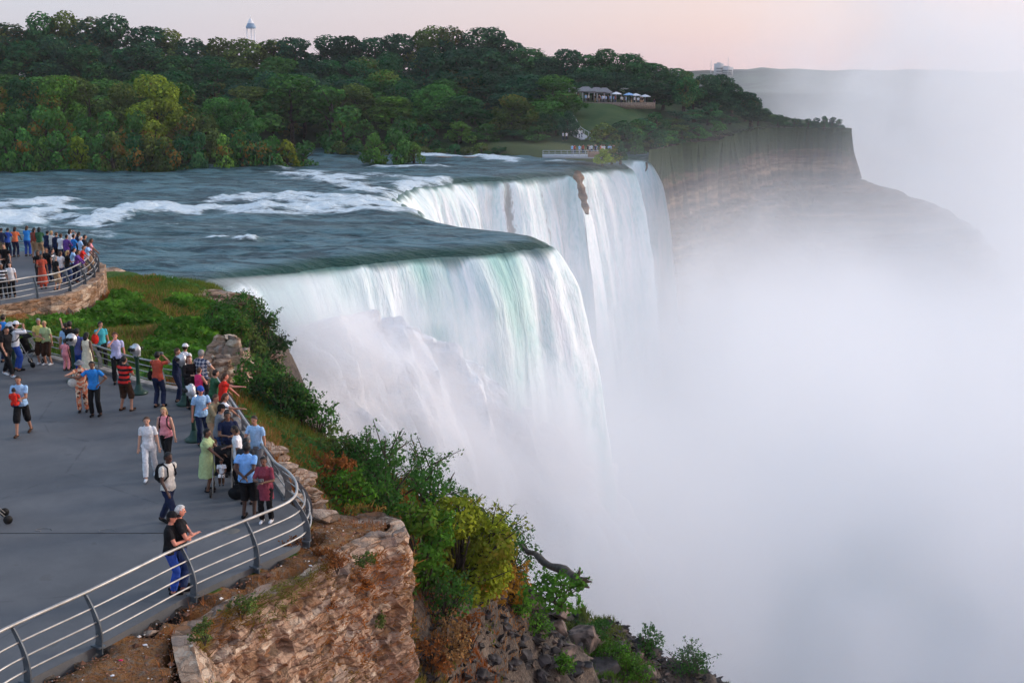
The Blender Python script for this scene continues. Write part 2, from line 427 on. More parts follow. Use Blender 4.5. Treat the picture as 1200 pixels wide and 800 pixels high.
def g_dens(x, y, z, c):
    h = z-ZG
    nn = noise(.021, c, 5, .62, .9)                                     # about .5
    nr0 = y.mr(95, 160, 1., 0.)*x.mr(8, 36, 0., 1.)*1.1+1.
    base = ((h*-1/9.4).exp()*.145)*((y-170)*-1/190.).exp().min(1.35)*nr0+(h*-1/26.).exp()*.0085*((y-170)*-1/68.).exp().min(1.35)*nr0
    low = base*nn.mr(.40, .57, .30, 2.0)*h.mr(46, 64, 1., .0)*(h.mr(36, 50, 1., 0.)).max(x.mr(-12, 22, 0., 1.))
    plume = (((x-158)/74).sq()*-1-((y-400)/120).sq()).exp()*nn.mr(.36, .58, .1, 1.3)*.028*x.mr(74, 125, 0., 1.)
    rise = (((x-34)/34).sq()*-1-((y-200)/60).sq()-((z+46)/17).sq()).exp()*nn.mr(.36, .58)*.075
    return low+plume*(h*-1/80).exp()*1.25+rise
m_mist = mist_mat('mist', g_dens, rate=.85)
mist_poly = [(-6,66),(8,64),(30,60),(60,60),(420,330),(420,700),(50,700),(56,440),(62,372),(66,320),(40,262),(30,240),(24,215),(16,205),(-4,196),(-12,188),(-10,160),(4,136),(8,116),(4,104),(-20,92)]
mist = prism(mist_poly, ZG+.3, 95, 'mist', m_mist)
# ================================================================== SETTING: plaza, bluff, gorge side
# plaza edge: bottom railing line, round corner, right side, back railing line
rail_front_px = [(-60,858),(-10,822),(28,799),(112,757),(168,727),(224,697),(297,664),(335,647),(352,637),(360,626),(359,611),(349,597),(333,585)]
rail_side_px = [(333,585),(316,560),(300,535),(285,512),(272,492),(262,475)]
rail_back_px = [(262,475),(240,466),(222,462),(200,458),(178,454),(155,448),(132,440),(110,433),(76,426),(42,418),(0,410),(-50,402),(-110,398)]
def gpoly(px, z=0.): return smooth_line([gz(x, y, z)[:2] for x, y in px], 5)
LF, LS, LB = gpoly(rail_front_px), gpoly(rail_side_px), gpoly(rail_back_px)
plaza_in = np.vstack([LF, LS[1:], LB[1:], [(-45,48),(-50,10),(-12,12)]])
def offs(P, d):
    T = np.gradient(P, axis=0); T /= np.linalg.norm(T, axis=1)[:, None]; return P+np.stack([T[:, 1], -T[:, 0]], -1)*d
# terrace further out
ter_front_px = [(-70,366),(0,357),(20,354),(40,350),(62,347),(80,342),(95,335),(107,327),(113,318),(112,310),(106,306)]
ter_back_px = [(106,306),(92,303),(75,300),(55,297),(30,295),(0,293),(-70,290)]
TF, TB = gpoly(ter_front_px), gpoly(ter_back_px)
terrace = np.vstack([TF, TB[1:]])
# ledge of gravel between the railing and the rubble wall, and the wall's outer line
wall_px = [(262,905),(246,835),(240,800),(226,744),(252,727),(280,712),(300,703),(315,695),(345,681),(375,667),(400,654),(425,641),(448,630),(466,625),(476,618),(474,611),(460,606),(440,603),(412,602),(392,600)]
wl0 = np.array([gz(x, y, -.25)[:2] for x, y in wall_px]); WL = smooth_line(wl0, 6)
ledge = np.vstack([WL, [gz(372,592)[:2]], LF[::-1][:-2], [(-9.2,14)]])
# ---- near terrain control points
cp = []
def c_(*a): cp.extend(a)
c_((-30,20,0),(-20,30,0),(-12,25,0),(-25,40,0),(-45,30,0),(-14,43,-.1),(-8,35,0),(-30,60,-.2),(-42,66,-.2),(-31,70,-.8),(-60,60,-.3),(-60,75,-3))
for (x, y, z) in [(60,392,-1.1),(120,395,-1.5),(180,400,-1.7),(230,405,-1.2),(130,350,-3.2),(170,345,-4.2),(200,365,-3.6),(215,330,-5.3),(250,345,-5.4),(280,352,-5.6),(160,322,-5.6),(120,312,-5.6),(230,338,-5.4),(255,335,-5.7),
                  (240,385,-2.8),(270,372,-4.0),(270,395,-1.2),(262,420,-1.8),(285,385,-3.5)]: c_(gz(x, y, z))
c_((-30,96,-6.9),(-38,92,-7.1),(-48,90,-7.2),(-62,88,-7.5),(-26,100,-7.5),(-36,104,-8),(-60,104,-9),(-45,100,-9))
# rim of the gorge beyond the plaza
for (x, y, z) in [(300,395,-5.6),(310,430,-5.2),(290,455,-3.2),(330,480,-3.4),(365,505,-3.6),(340,515,-2.4),(310,500,-1.6),(350,560,-1.6),(385,545,-3.2),(420,560,-3.8),(380,585,-1.9),(300,470,-2.4),(280,470,-1.2),(430,590,-3.6)]: c_(gz(x, y, z))
c_((-17,92,-12),(-15,84,-12),(-14.5,76,-11),(-12,68,-11),(-9,58,-11),(-6,50,-9),(-14,92,-20),(-11,80,-20),(-8,70,-20),(-4,60,-20),(-19,100,-15))
for (x, y, z) in [(480,575,-4.6),(470,640,-5.5),(520,780,-9),(560,700,-9.5),(540,620,-7),(600,740,-13),(560,600,-8.5),(600,660,-11.5),(640,780,-16),(700,790,-20),(650,700,-14.5),(690,722,-17.5),(725,745,-20.5),(760,770,-24),(800,785,-27.5),(840,805,-31),
                  (500,840,-9.5),(600,860,-15),(760,860,-22),(860,860,-29),(450,760,-8)]: c_(gz(x, y, z))
c_((-2,53,-15),(1.5,60,-21),(5,68,-27),(9,78,-35),(15,88,-44),(24,96,-54),(2,70,-32),(-3,62,-24),(8,90,-50),(0,80,-42),(-8,86,-34),(-12,98,-44),(30,80,-50),(36,70,-52),(20,60,-38),(16,50,-30),(24,45,-42),(8,38,-23),(12,28,-28),(2,28,-18),(-2,24,-14),(4,15,-24),(40,50,-58),(30,30,-50),(-4,18,-14),(-5,12,-16),(40,95,-64),(20,110,-64),(0,110,-60),(-10,112,-60))
CPT = np.array(cp)
def rbf_fit(P, Z, lam=.02):
    n = len(P); d = np.linalg.norm(P[:, None]-P[None], axis=2)
    A = np.zeros((n+3, n+3)); A[:n, :n] = d+np.eye(n)*(-lam); A[:n, n] = 1; A[:n, n+1:] = P; A[n, :n] = 1; A[n+1:, :n] = P.T
    s = np.linalg.lstsq(A, np.r_[Z, 0, 0, 0], rcond=None)[0]
    return lambda X, Y: sum(s[i]*np.hypot(X-P[i, 0], Y-P[i, 1]) for i in range(n))+s[n]+s[n+1]*X+s[n+2]*Y
rbf = rbf_fit(CPT[:, :2], CPT[:, 2])
def near_z(X, Y, rough=True):
    z = rbf(X, Y); z = np.maximum(z, -58)
    dp = sdist(X, Y, plaza_in); dt = sdist(X, Y, terrace); dl = sdist(X, Y, ledge)
    st_ = sst(-6, -16, z)
    if rough:
        rr = n3(X, Y, z, .22, 4)
        z = z+rr*(.35+1.1*st_)+np.abs(n3(X, Y, 0, .8, 3))*(.10+.75*st_)
    z = np.where(dp > -1.6, z+( -.14-z)*sst(-1.5, -.35, dp), z)
    z = np.where(dt > -.5, z+(-.14-z)*sst(-.45, -.1, dt), z)
    zl = -.22+n3(X, Y, 0, .9, 3)*.05+.12*sst(1.3, .2, np.abs(dp))
    mL = sst(.10, .40, dl)*(dp < .0)
    z = z+(zl-z)*mL
    # between ledge and terrain: nothing may stand proud outside the wall
    out = (dl < .12) & (dl > -2.2) & (X > -9) & (Y < 30.2) & (dp < 0)
    z = np.where(out, np.minimum(z, -8.5), z)
    return z, dp, dt, dl
def strip_grid(x0, x1, y0, y1, st):
    xs = np.arange(x0, x1+.01, st); ys = np.arange(y0, y1+.01, st); return np.meshgrid(xs, ys)
X, Y = strip_grid(-62, 42, 11, 111, .33)
Z, DP, DT, DL = near_z(X, Y)
gy, gx = np.gradient(Z, .33); slope = np.hypot(gx, gy)
g1 = n3(X, Y, 0, .11, 3); g2 = n3(X, Y, 5, .5, 3); g3 = n3(X, Y, 9, 1.7, 2)
# cover channels: R grass, G dry orange growth, B rock
cliff = sst(.9, 1.7, slope+g2*.5)
grass = sst(-.25, .1, g1*.8+g2*.5+.5)*(1-cliff)
dry = sst(.05, .45, g1*.7-g2*.6-.05+.25*np.exp(-((np.hypot(X+9, Y-40))/9)**2))
dry = np.maximum(dry, sst(-1.9, -.5, DT)*(DT < 0)*sst(-.3, .2, g3+.35))
ont = (DL > -.2) & (DP < 0)
grass = np.where(ont, .0, grass); dry = np.where(ont, .25+.3*g3, dry); rockm = np.where(ont, .5, cliff)
tal = sst(-4, -10, Z)*(1-sst(60, 75, Y)*0)
grass = grass*(1-tal*.8)+tal*sst(.15, .4, g2+.5*g1)*.8; rockm = np.maximum(rockm, tal*(1.1-grass*.8)); dry = dry*(1-tal*.8)
m_land, t, o = newmat('bluff_ground')
gr, dr, rk = vch(); n1 = noise(1.3, None, 6, .65); n2 = noise(7, None, 4, .7); n3_ = noise(.35, None, 4)
gc = ramp(n1*.5+n2*.5, [(.3, (.018,.040,.010)), (.5, (.05,.105,.018)), (.72, (.13,.17,.035))])
dcx = ramp(n2*.6+n1*.4, [(.3, (.09,.04,.016)), (.5, (.22,.10,.035)), (.75, (.36,.22,.10))])
rkc = ramp(n2*.5+n3_*.5, [(.32, (.022,.020,.020)), (.5, (.085,.070,.058)), (.68, (.22,.17,.13))])
c = mixc((gr+(n1-.5)*.8).mr(.3, .62), dcx, gc)
c = mixc((dr+(n1-.5)*.9).mr(.45, .8), c, dcx)
c = mixc((rk+(n2-.5)*.9).mr(.42, .66), c, rkc)
vor = tex('ShaderNodeTexVoronoi', coords(), Scale=1.1); vor.feature = 'F1'
bsdf(o, c, .92, n1*.5+n2*.4+E(vor.outputs[0])*rk*.8, 1.0, .35, spec=.12)
bl = mesh_np('bluff_ground', np.stack([X, Y, Z], -1).reshape(-1, 3), [grid_faces(*X.shape)], m_land, col=np.stack([grass, dry, rockm], -1).reshape(-1, 3))
tag(bl, kind='structure')
def ground_at(x, y):
    z, *_ = near_z(np.array([[x]], float), np.array([[y]], float)); return float(z[0, 0])
# ---- paved surfaces with a kerb
def slab(poly, z0, z1, name, mat, step=None):
    P = [Vector((x, y)) for x, y in poly]; n = len(P)
    tri = mgeo.delaunay_2d_cdt(P, [(i, (i+1) % n) for i in range(n)], [], 1, 1e-5)
    V = [(v.x, v.y, z1) for v in tri[0]]; f = [tuple(q) for q in tri[2] if len(q) == 3]
    b = len(V); V += [(x, y, z1) for x, y in poly]+[(x, y, z0) for x, y in poly]
    f4 = [(b+i, b+(i+1) % n, b+n+(i+1) % n, b+n+i) for i in range(n)]
    return mesh_np(name, V, [np.array(f4), np.array(f)], mat, smooth=False)
m_asph, t, o = newmat('plaza_asphalt')
n1 = noise(.22, None, 4, .55, .6); n2 = noise(38, None, 3, .7); n5 = noise(1.7, None, 5, .6, .5)
ck = tex('ShaderNodeTexVoronoi', coords(), Scale=.16); ck.feature = 'DISTANCE_TO_EDGE'
wob = E(ck.outputs[0])+(n5-.5)*.035
c = ramp(n1*.7+n5*.3, [(.36, (.072,.075,.081)), (.5, (.096,.099,.105)), (.64, (.130,.132,.136))])
stn = noise(.09, None, 3, .5, 1.2); c = mixc(stn.mr(.5, .62)*.35, c, (.062, .063, .068)); c = mixc((n5).mr(.62, .7)*.5, c, (.06, .058, .056)); c = mixc((n2-.5).mr(-.1, .2)*.35, c, (.15, .15, .15)); c = mixc(wob.mr(.001, .004, .30, 0.), c, (.03, .032, .036))
bsdf(o, c, .72, n2, .25, .01, spec=.3)
m_kerb = plain('kerb_concrete', (.27, .25, .23), .85, var=.25, scale=3, bd=.02)
pz = slab(np.vstack([offs(LF, .0), offs(LS, .0)[1:], offs(LB, .0)[1:], [(-60,49),(-60,8),(-12,8)]]), -.3, 0, 'plaza_paving', m_asph); tag(pz, kind='structure')
tz = slab(terrace, -.3, 0, 'terrace_paving', m_asph); tag(tz, kind='structure')
def strip(line, w0, w1, z0, z1, name, mat, rag=0.):
    P, s = resample(line, .25); T = np.gradient(P, axis=0); T /= np.linalg.norm(T, axis=1)[:, None]; Nn = np.stack([T[:, 1], -T[:, 0]], -1)
    j = n3(s, 0, 1, 1.3, 3)*rag
    V = []
    for off, z in ((w0, z0), (w0, z1), (w1, z1), (w1, z0)):
        q = P+Nn*(off+j*(off == w1))[:, None] if rag else P+Nn*off
        V.append(np.c_[q, np.full(len(q), z)+(j*.3 if rag and z == z1 else 0)])
    n = len(P); f = grid_faces(4, n)
    return np.concatenate(V), f
V, f = strip(LB[2:], .004, .32, -.35, .10, 'kerb', m_kerb); tag(mesh_np('kerb', V, [f], m_kerb, smooth=False), kind='structure')
V, f = strip(LS, .004, .30, -.35, .10, 'kerb', m_kerb); tag(mesh_np('kerb', V, [f], m_kerb, smooth=False), kind='structure')
# ---- rubble material
def rubble(name, warm=1.0, sc=2.0, sat=1.):
    m, t, o = newmat(name); c0 = coords(scale=(.8, .8, 2.5))
    w = tex('ShaderNodeTexNoise', c0, Scale=2.2, Detail=4); 
    ad_ = t.nodes.new('ShaderNodeVectorMath'); ad_.operation = 'MULTIPLY_ADD'; t.links.new(w.outputs['Color'], ad_.inputs[0]); ad_.inputs[1].default_value = (.40,)*3; t.links.new(c0, ad_.inputs[2])
    va = tex('ShaderNodeTexVoronoi', ad_.outputs[0], Scale=sc); vb = tex('ShaderNodeTexVoronoi', ad_.outputs[0], Scale=sc); vb.feature = 'DISTANCE_TO_EDGE'
    vc = tex('ShaderNodeTexVoronoi', ad_.outputs[0], Scale=sc*2.7); vd = tex('ShaderNodeTexVoronoi', ad_.outputs[0], Scale=sc*2.7); vd.feature = 'DISTANCE_TO_EDGE'
    n1 = noise(.7, None, 4); n2 = noise(9, None, 5, .7)
    sp = t.nodes.new('ShaderNodeSeparateColor'); t.links.new(va.outputs['Color'], sp.inputs[0]); sp2 = t.nodes.new('ShaderNodeSeparateColor'); t.links.new(vc.outputs['Color'], sp2.inputs[0])
    base = ramp(E(sp.outputs[0])*.45+E(sp2.outputs[0])*.25+n2*.3, [(.25, (.14,.095,.065)), (.42, (.31,.205,.14)), (.6, (.44,.31,.22)), (.82, (.56,.48,.38))])
    base = mixc((E(sp2.outputs[1])).mr(.8, .95)*.8, base, (.26, .13, .065))
    base = mixc((n1+(n2-.5)*.5).mr(.55, .72)*.7, base, (.17, .085, .035))
    base = mixc((E(sp.outputs[2])).mr(.75, .9)*.5, base, (.20, .19, .18))
    gap = (E(vb.outputs[0])+(n2-.5)*.10).mr(.0, .10); gap2 = (E(vd.outputs[0])+(n2-.5)*.04).mr(0., .05)
    c = mixc(gap*.35+gap2*.12+.56+(n2-.5)*.5, (.09, .06, .042), base)
    bsdf(o, c, .93, gap*.4+gap2*.12+n2*.45+E(sp2.outputs[0])*.3, .8, .13, spec=.1)
    return m
m_rub = rubble('rubble_masonry', sc=2.0)
# ---- rubble wall under the ledge
Wn, ws = resample(WL, .07)
T = smn(np.gradient(Wn, axis=0), 21); Nw = np.stack([-T[:, 1], T[:, 0]], -1)
if inside(np.array([Wn[150, 0]+Nw[150, 0]*.5]), np.array([Wn[150, 1]+Nw[150, 1]*.5]), ledge)[0]: Nw = -Nw
hz = np.r_[np.full(3, .0), -np.linspace(.0, 1, 150)**1.05*13.5]; inn = np.r_[.42, .26, .10, np.zeros(150)]
Sg, Hg = np.meshgrid(ws, hz); In = np.repeat(inn[:, None], len(ws), 1)
def cellbump(a, b, sc):
    ia = np.floor(a*sc+n3(a, b, 1, 1.2, 2)*.6); ib = np.floor(b*sc*1.7+n3(a, b, 8, 1.0, 2)*.6)
    h = np.sin(ia*127.1+ib*311.7)*43758.5; return h-np.floor(h)
bump = cellbump(Sg, Hg*1.6, 1.1)*.20+cellbump(Sg+5, Hg*1.5, 2.3)*.13+cellbump(Sg+9, Hg, 5)*.05+n3(Sg, Hg, 0, .25, 3)*.30+n3(Sg, Hg, 2, 2.6, 3)*.07
face = (In == 0)
outw = np.where(face, bump*sst(-.0, -.5, Hg)*1.0+.02-Hg*.012-.06, -In)
In = In*np.clip(.75+1.5*n3(Sg, 0, 3, .5, 3), .15, 1.9)
lip = -.27+n3(Sg, In*2, 0, .9, 3)*.13+cellbump(Sg, In, 1.0)*.13
VX = Wn[:, 0][None]+Nw[:, 0][None]*outw; VY = Wn[:, 1][None]+Nw[:, 1][None]*outw
VZ = np.where(face, Hg+lip, lip-In*.12)
# a doorway shaped recess low on the left of the face
s_n = ws[np.argmin(np.abs(600+F*Wn[:, 0]/(Wn[:, 1]*cP+11.3*sP)-272)+(Wn[:, 1] > 26)*1e3+(ws < 3)*0)]
rub = mesh_np('rubble_wall', np.stack([VX, VY, VZ], -1).reshape(-1, 3), [grid_faces(len(hz), len(ws))], m_rub, smooth=False)
tag(rub, 'crumbling tan rubble stone wall holding up the gravel ledge below the plaza corner', 'wall')
# ================================================================== SETTING: far bank, cliffs, ridge
def W2(px): return [gz(x, y, ZR)[:2] for x, y in px]
landA = W2([(-160,204),(-60,203),(0,202),(100,202),(200,200),(300,196),(350,193),(376,189),(368,183),(352,177),(330,170)])+[(-62,300),(-95,330),(-300,330),(-300,205)]
landB = W2([(330,160),(345,172),(390,177),(430,178),(500,180),(560,182),(600,184),(650,187),(690,190),(700,191),(715,190),(728,191),(731,188)])
landB = [(-75,300)]+landB[1:]+[(21.6,243),(22.0,262),(30.5,262),(33,266),(42,285),(52,305),(63,335),(72,358),(80,368),(92,368),(100,366),(103,372),(100,395),(85,440),(60,520),(-700,520),(-700,335),(-95,335)]
CE = np.array([(28.6,252),(29.4,257),(31,261.5),(33,266),(42,285),(52,305),(63,335),(71,352),(80,366),(92,368),(100,366),(103.5,371),(102,395),(88,440),(60,520)])
fp = []
for (x, y, z) in [(-40,232,-4.6),(-90,212,-5),(-140,215,-5),(-60,250,-4),(-40,262,-4),(-20,256,-4),(-5,252,-4.4),(6,247,-4.6),(-60,320,1),(-20,320,3),(-140,320,3),(-40,290,-1),(0,290,0),(-100,280,-1),(-160,280,0),
                  (14,262,-2.6),(24,262,-2.8),(14,300,3.3),(36,300,3.1),(60,312,2.6),(20,330,3.4),(50,330,3.6),(30,285,.2),(40,288,-1.5),(16,243,-4.4),(10,236,-5),(19,226,-4.3),(20,232,-4.2),
                  (-20,360,5),(40,360,5),(60,350,2),(-100,360,7),(-200,340,8),(-200,300,4),(0,420,6),(-200,500,8),(30,480,6),(72,372,-2),(82,375,-5.0),(95,372,-5.4),(90,400,-4),(66,345,-3),(56,315,-3),(44,290,-4.5),(34,270,-5),(60,450,0),(-600,400,8),(-600,510,8)]:
    fp.append((x, y, z))
FP = np.array(fp, float); frbf = rbf_fit(FP[:, :2], FP[:, 2])
def far_z(X, Y):
    z = frbf(X, Y)+n3(X, Y, 0, .06, 3)*.5
    s = np.maximum(sdist(X, Y, landA), sdist(X, Y, landB))
    w_ = np.where((X > 31) & (Y > 263), 40, 0); s = s+w_
    return z*sst(-.5, 4.5, s)+(-7.6)*(1-sst(-.5, 4.5, s)), s
ys = np.r_[np.arange(198, 300, 1.3), np.arange(300, 400, 2.5), np.arange(400, 520, 10)]; xs = np.r_[np.arange(-640, -170, 12), np.arange(-170, 108, 1.6)]
X, Y = np.meshgrid(xs, ys); Z, SD = far_z(X, Y)
dce = seg_dist(X, Y, CE); Z = np.where(Y > 254, np.minimum(Z, -5.5+dce*.4), Z)
# keep the sheet inside the cliff line
out = (sdist(X, Y, CE.tolist()+[(-700,520),(-700,190),(10,190)]) < .3)
Z = np.where(out & (X > 29.5) & (Y > 258), -60, Z)
m_far, t, o = newmat('far_bank_ground')
n1 = noise(.25, None, 5, .6); lw, sc_, _ = vch()
c = ramp(n1, [(.35, (.018,.035,.014)), (.6, (.035,.062,.022))]); c = mixc(lw, c, mixc(n1.mr(.4, .6), (.025,.062,.020), (.045,.078,.026)))
c = mixc(sc_, c, (.11, .12, .05)); bsdf(o, c, .95, n1, .5, .4, spec=.1)
lawn = sst(-1, 1, sdist(X, Y, [(13,259),(36,262),(48,303),(13,303)])); path = sst(-.5, .5, sdist(X, Y, W2([(500,182.5),(500,180),(640,180.5),(720,186),(720,192)])))
keep = ~((Z < -20) | (SD < -2.5) | ((X > 22.6) & (Y < 262)))
idx = np.arange(X.size).reshape(X.shape); q = np.stack([idx[:-1,:-1], idx[:-1,1:], idx[1:,1:], idx[1:,:-1]], -1).reshape(-1, 4)
q = q[keep.ravel()[q].all(1)]
tag(mesh_np('far_bank', np.stack([X, Y, Z], -1).reshape(-1, 3), [q], m_far, col=np.stack([lawn, path*.7, path*0], -1).reshape(-1, 3)), kind='structure')
def far_ground(x, y): return float(far_z(np.array([[x]], float), np.array([[y]], float))[0][0, 0])
# cliff face right of the falls
m_cliff, t, o = newmat('gorge_cliff_rock')
c0 = coords(scale=(.35, .35, 1.)); n1 = noise(.9, c0, 5, .65); n2 = noise(.12, None, 4); wv = noise(.5, coords(scale=(.03, .03, 1.3)), 3); vg, _, _ = vch()
c = ramp(wv*.5+n1*.4+n2*.1, [(.38, (.035,.026,.022)), (.5, (.15,.095,.065)), (.62, (.36,.24,.16))])
c = mixc(n2.mr(.5, .66)*.7, c, (.09, .085, .075)); c = mixc((vg+(n1-.5)*.8).mr(.4, .65), c, (.035, .055, .025))
bsdf(o, c, .95, n1*.7+wv*.5, 1., .8, spec=.08)
cl, ls = resample(smooth_line(CE, 4), .9); T = smn(np.gradient(cl, axis=0), 9); Nc = np.stack([T[:, 1], -T[:, 0]], -1)
hh = np.r_[0., -np.linspace(.3, 1, 72)*52]; Sg, Hg = np.meshgrid(ls, hh)
tz_ = frbf(cl[:, 0], cl[:, 1]); tz_ = np.clip(tz_, -8, -5.3)
tip = np.exp(-((ls-ls[np.argmin(np.hypot(cl[:, 0]-103, cl[:, 1]-371))])/26)**2)[None]
H_ = -Hg
outp = (np.interp(H_, [0, 1, 13, 16, 19, 22, 25, 28, 31, 52], [0, .3, -1.6, 1, 8, 17, 25, 34, 41, 52])*tip+np.interp(H_, [0, 1, 20, 28, 52], [0, .3, -.5, 1.5, 18])*(1-tip))+(n3(Sg, H_, 0, .09, 4)*3.2*sst(0, 3, H_)+n3(Sg*.2, H_, 4, .55, 3)*1.1+np.abs(n3(Sg, H_*.3, 7, .3, 3))*1.6)*sst(0, 14, Sg)
veg = sst(4.6, 2.0, H_+n3(Sg*.5, H_, 0, .8, 3)*1.6)+sst(19, 28, H_)*.45*sst(-.1, .3, n3(Sg, H_, 3, .1, 3))
outp = outp+(n3(Sg, H_, 6, .2, 3)*1.2+(cellbump(Sg, H_*1.5, .16)*2.2+cellbump(Sg+3, H_*2, .42)*1.2+cellbump(Sg+7, H_*2.2, 1.0)*.5)*sst(3, 12, Sg))*sst(0, .8, H_)
V = np.stack([cl[:, 0]+Nc[:, 0]*outp, cl[:, 1]+Nc[:, 1]*(np.minimum(outp, 2)+np.maximum(outp-2, 0)*(1-.75*tip)), tz_[None]+.25+Hg+n3(Sg, 0, 2, .15, 3)*.5*(H_ < .1)+n3(Sg, outp, 8, .09, 3)*2.5*tip*sst(16, 22, H_)], -1)
tag(mesh_np('gorge_cliff', V.reshape(-1, 3), [grid_faces(len(hh), len(ls))[:, ::-1]], m_cliff, smooth=False, col=np.stack([veg, veg*0, veg*0], -1).reshape(-1, 3)), kind='structure')
# rock faces behind and between the falling sheets
bk = smooth_line(np.vstack([crest[::14][:-3]-cn2[::14][:-3]*1.4, [crest[-1]+(-.6,2.2),(21.6,244),(22.0,252)], bcrest[2::4]+(0,1.6), [(28.6,256)]]), 2)
bk, ls = resample(bk, .8); T = smn(np.gradient(bk, axis=0), 7); Nc = np.stack([T[:, 1], -T[:, 0]], -1)
hh = -np.linspace(0, 1, 50)*50; Sg, Hg = np.meshgrid(ls, hh)
isl = np.exp(-(np.maximum(0, np.hypot(bk[:, 0]-20.5, bk[:, 1]-229)-6)/2.)**2)[None]
outp = n3(Sg, Hg, 0, .15, 3)*.5+n3(Sg*.3, Hg, 3, .6, 3)*.25-.6
z0 = -7.3+isl*.0
V = np.stack([bk[:, 0]+Nc[:, 0]*outp, bk[:, 1]+Nc[:, 1]*outp, z0+Hg], -1)
tag(mesh_np('cliff_behind_falls', V.reshape(-1, 3), [grid_faces(len(hh), len(ls))[:, ::-1]], m_cliff, col=np.zeros((V.size//3, 3))), kind='structure')
# the air over the whole place
m_haze, t, o = newmat('haze_air'); v = t.nodes.new('ShaderNodeVolumePrincipled'); v.inputs['Density'].default_value = .00009; v.inputs['Color'].default_value = (.97, .98, 1, 1); v.inputs['Anisotropy'].default_value = .1; t.links.new(v.outputs[0], o.inputs['Volume'])
haze = prism([(-3300,-200),(3300,-200),(3300,5200),(-3300,5200)], -72, 112, 'haze', m_haze)
# distant land and ridge
m_dist = plain('distant_woodland', (.045, .065, .05), .95, var=.4, scale=.02)
xs = np.arange(-3000, 3000, 14.); ysr = np.array([900, 920, 1100, 1450, 1500, 1560, 1800, 5000.])
X, Y = np.meshgrid(xs, ysr); hgt = np.interp(ysr, [900,920,1100,1450,1500,1560,1800,5000], [-58,-6,-6,-2,9,14,8,-6])[:, None]
Z = hgt+np.where(Y > 1400, n3(X, Y*0, 0, .012, 5)*3.2+n3(X, Y*0, 0, .05, 2)*1.2, 0)*(Y < 1900)
tag(mesh_np('distant_hills', np.stack([X, Y, Z], -1).reshape(-1, 3), [grid_faces(*X.shape)], m_dist), kind='structure')
# ================================================================== THINGS on the far side
m_conc = plain('pale_concrete', (.45, .46, .48), .8); m_white = plain('white_paint', (.75, .76, .78), .6); m_dark = plain('dark_glass', (.05, .07, .09), .3)
# three-shafted observation tower behind the wood
tx, ty, _ = gd(294, 40, 760); zt = gd(294, 17, 760)[2]
tw = empty('observation_tower', (tx, ty, 5)); tag(tw, 'slim pale observation tower on three shafts rising behind the wood', 'tower')
Ht = zt-5
for k in range(3): MB().tube([(-2.3+2.3*k, (k == 1)*1.5, 0), (-2.3+2.3*k, (k == 1)*1.5, Ht-8.)], .33, 8).build('shaft', m_white, tw)
MB().lathe((0,0.7,Ht-8.6), [(0,0),(2.7,.1),(3.0,.5),(3.0,1.7),(2.5,2.0),(2.1,3.2),(0,3.3)], 20).build('viewing_pod', plain('blue_grey_metal', (.2,.3,.42), .5), tw)
MB().lathe((0,0.7,Ht-5.3), [(2.1,0),(1.5,.8),(.7,2.6),(0,2.9)], 16).build('roof_cone', m_white, tw)
MB().tube([(0,.7,Ht-2),(0,.7,Ht)], [.28, .08], 6).build('mast', m_white, tw)
# hazy buildings on the horizon
for px, w, h, lab in ((842, 9, 11, 'hazy pale tower block standing highest on the distant ridge'), (851, 14, 7, 'low hazy block right of the pale tower block on the ridge')):
    a = gd(px, 85, 1440); b = empty('tower_block', (a[0], a[1], 6)); tag(b, lab, 'building')
    MB().box((0,0,h/2+2), (w, 12, h+4)).build('wall', m_conc, b); MB().box((0,0,h+4.6), (w*.5, 5, 1.6)).build('roof_plant', m_conc, b)
    for k in range(3): MB().box((0,-6.03,3+k*h/3.4), (w*.8, .1, 1.2)).build('window_band', m_dark, b)
for px, h, lab in ((833, 17, 'thin mast left of the pale tower block on the horizon'), (853, 20, 'thin mast right of the pale tower block on the horizon')):
    a = gd(px, 85, 1430); mmt = MB().tube([(0,0,0),(0,0,h+4)], [.5,.25], 6).build('radio_mast', m_conc, None, loc=(a[0], a[1], 4)); tag(mmt, lab, 'mast')
# rock buttress dividing the sheets of water
m_wet = rubble('wet_brown_rock', sc=.9)
def rock_mesh(name, size, seed, mat, loc=(0,0,0), rz=0, sub=3, rough=.35, flat=0., parent=None, smooth=False):
    bm = bmesh.new(); bmesh.ops.create_icosphere(bm, subdivisions=sub, radius=1.0)
    r_ = np.random.default_rng(seed); P = np.array([v.co for v in bm.verts]); F_ = np.array([[v.index for v in f.verts] for f in bm.faces]); bm.free()
    for k in range(12):                                   # chop planar facets
        n = r_.normal(size=3); n /= np.linalg.norm(n); d = r_.uniform(.38, .8); s = P@n; P = P-np.outer(np.maximum(0, s-d), n)
    P = P*(1+rough*.16*fbm(P*2.6+seed*3.1, 3)[:, None])/.8; P = P*np.array(size)
    P = P@rotm(rz, 2).T
    return mesh_np(name, P, [F_], mat, parent, smooth, loc)
bx, by = gz(671, 203, ZR)[:2]
rb = []
for k in range(14):
    pass
bt = [( 9.9+.0, 205.6)]
ls_ = np.linspace(0, 1, 60); ww = 1.25*np.ones(60)
Vb = []
for i, h in enumerate(ls_):
    z = ZR+.4-h*7; wid = .62*(.8+.5*float(vn(np.array([3.3, 1.7, h*7.]))) +.3*h)*(1-.7*h**4)
    for a in (np.arange(20)/20*2*math.pi).tolist():
        rr = wid*(1+.5*float(vn(np.array([math.cos(a)*1.3, math.sin(a)*1.3, z*.6])))+.2*(math.floor(z*1.3) % 2))
        Vb.append((bx+.7+h*1.6+rr*math.cos(a)*1.05, by-1.3-h*3.4+rr*1.5*math.sin(a), z))
Vb.append((bx+.7, by-1.3, ZR+.62)); f4 = grid_faces(60, 20, True)
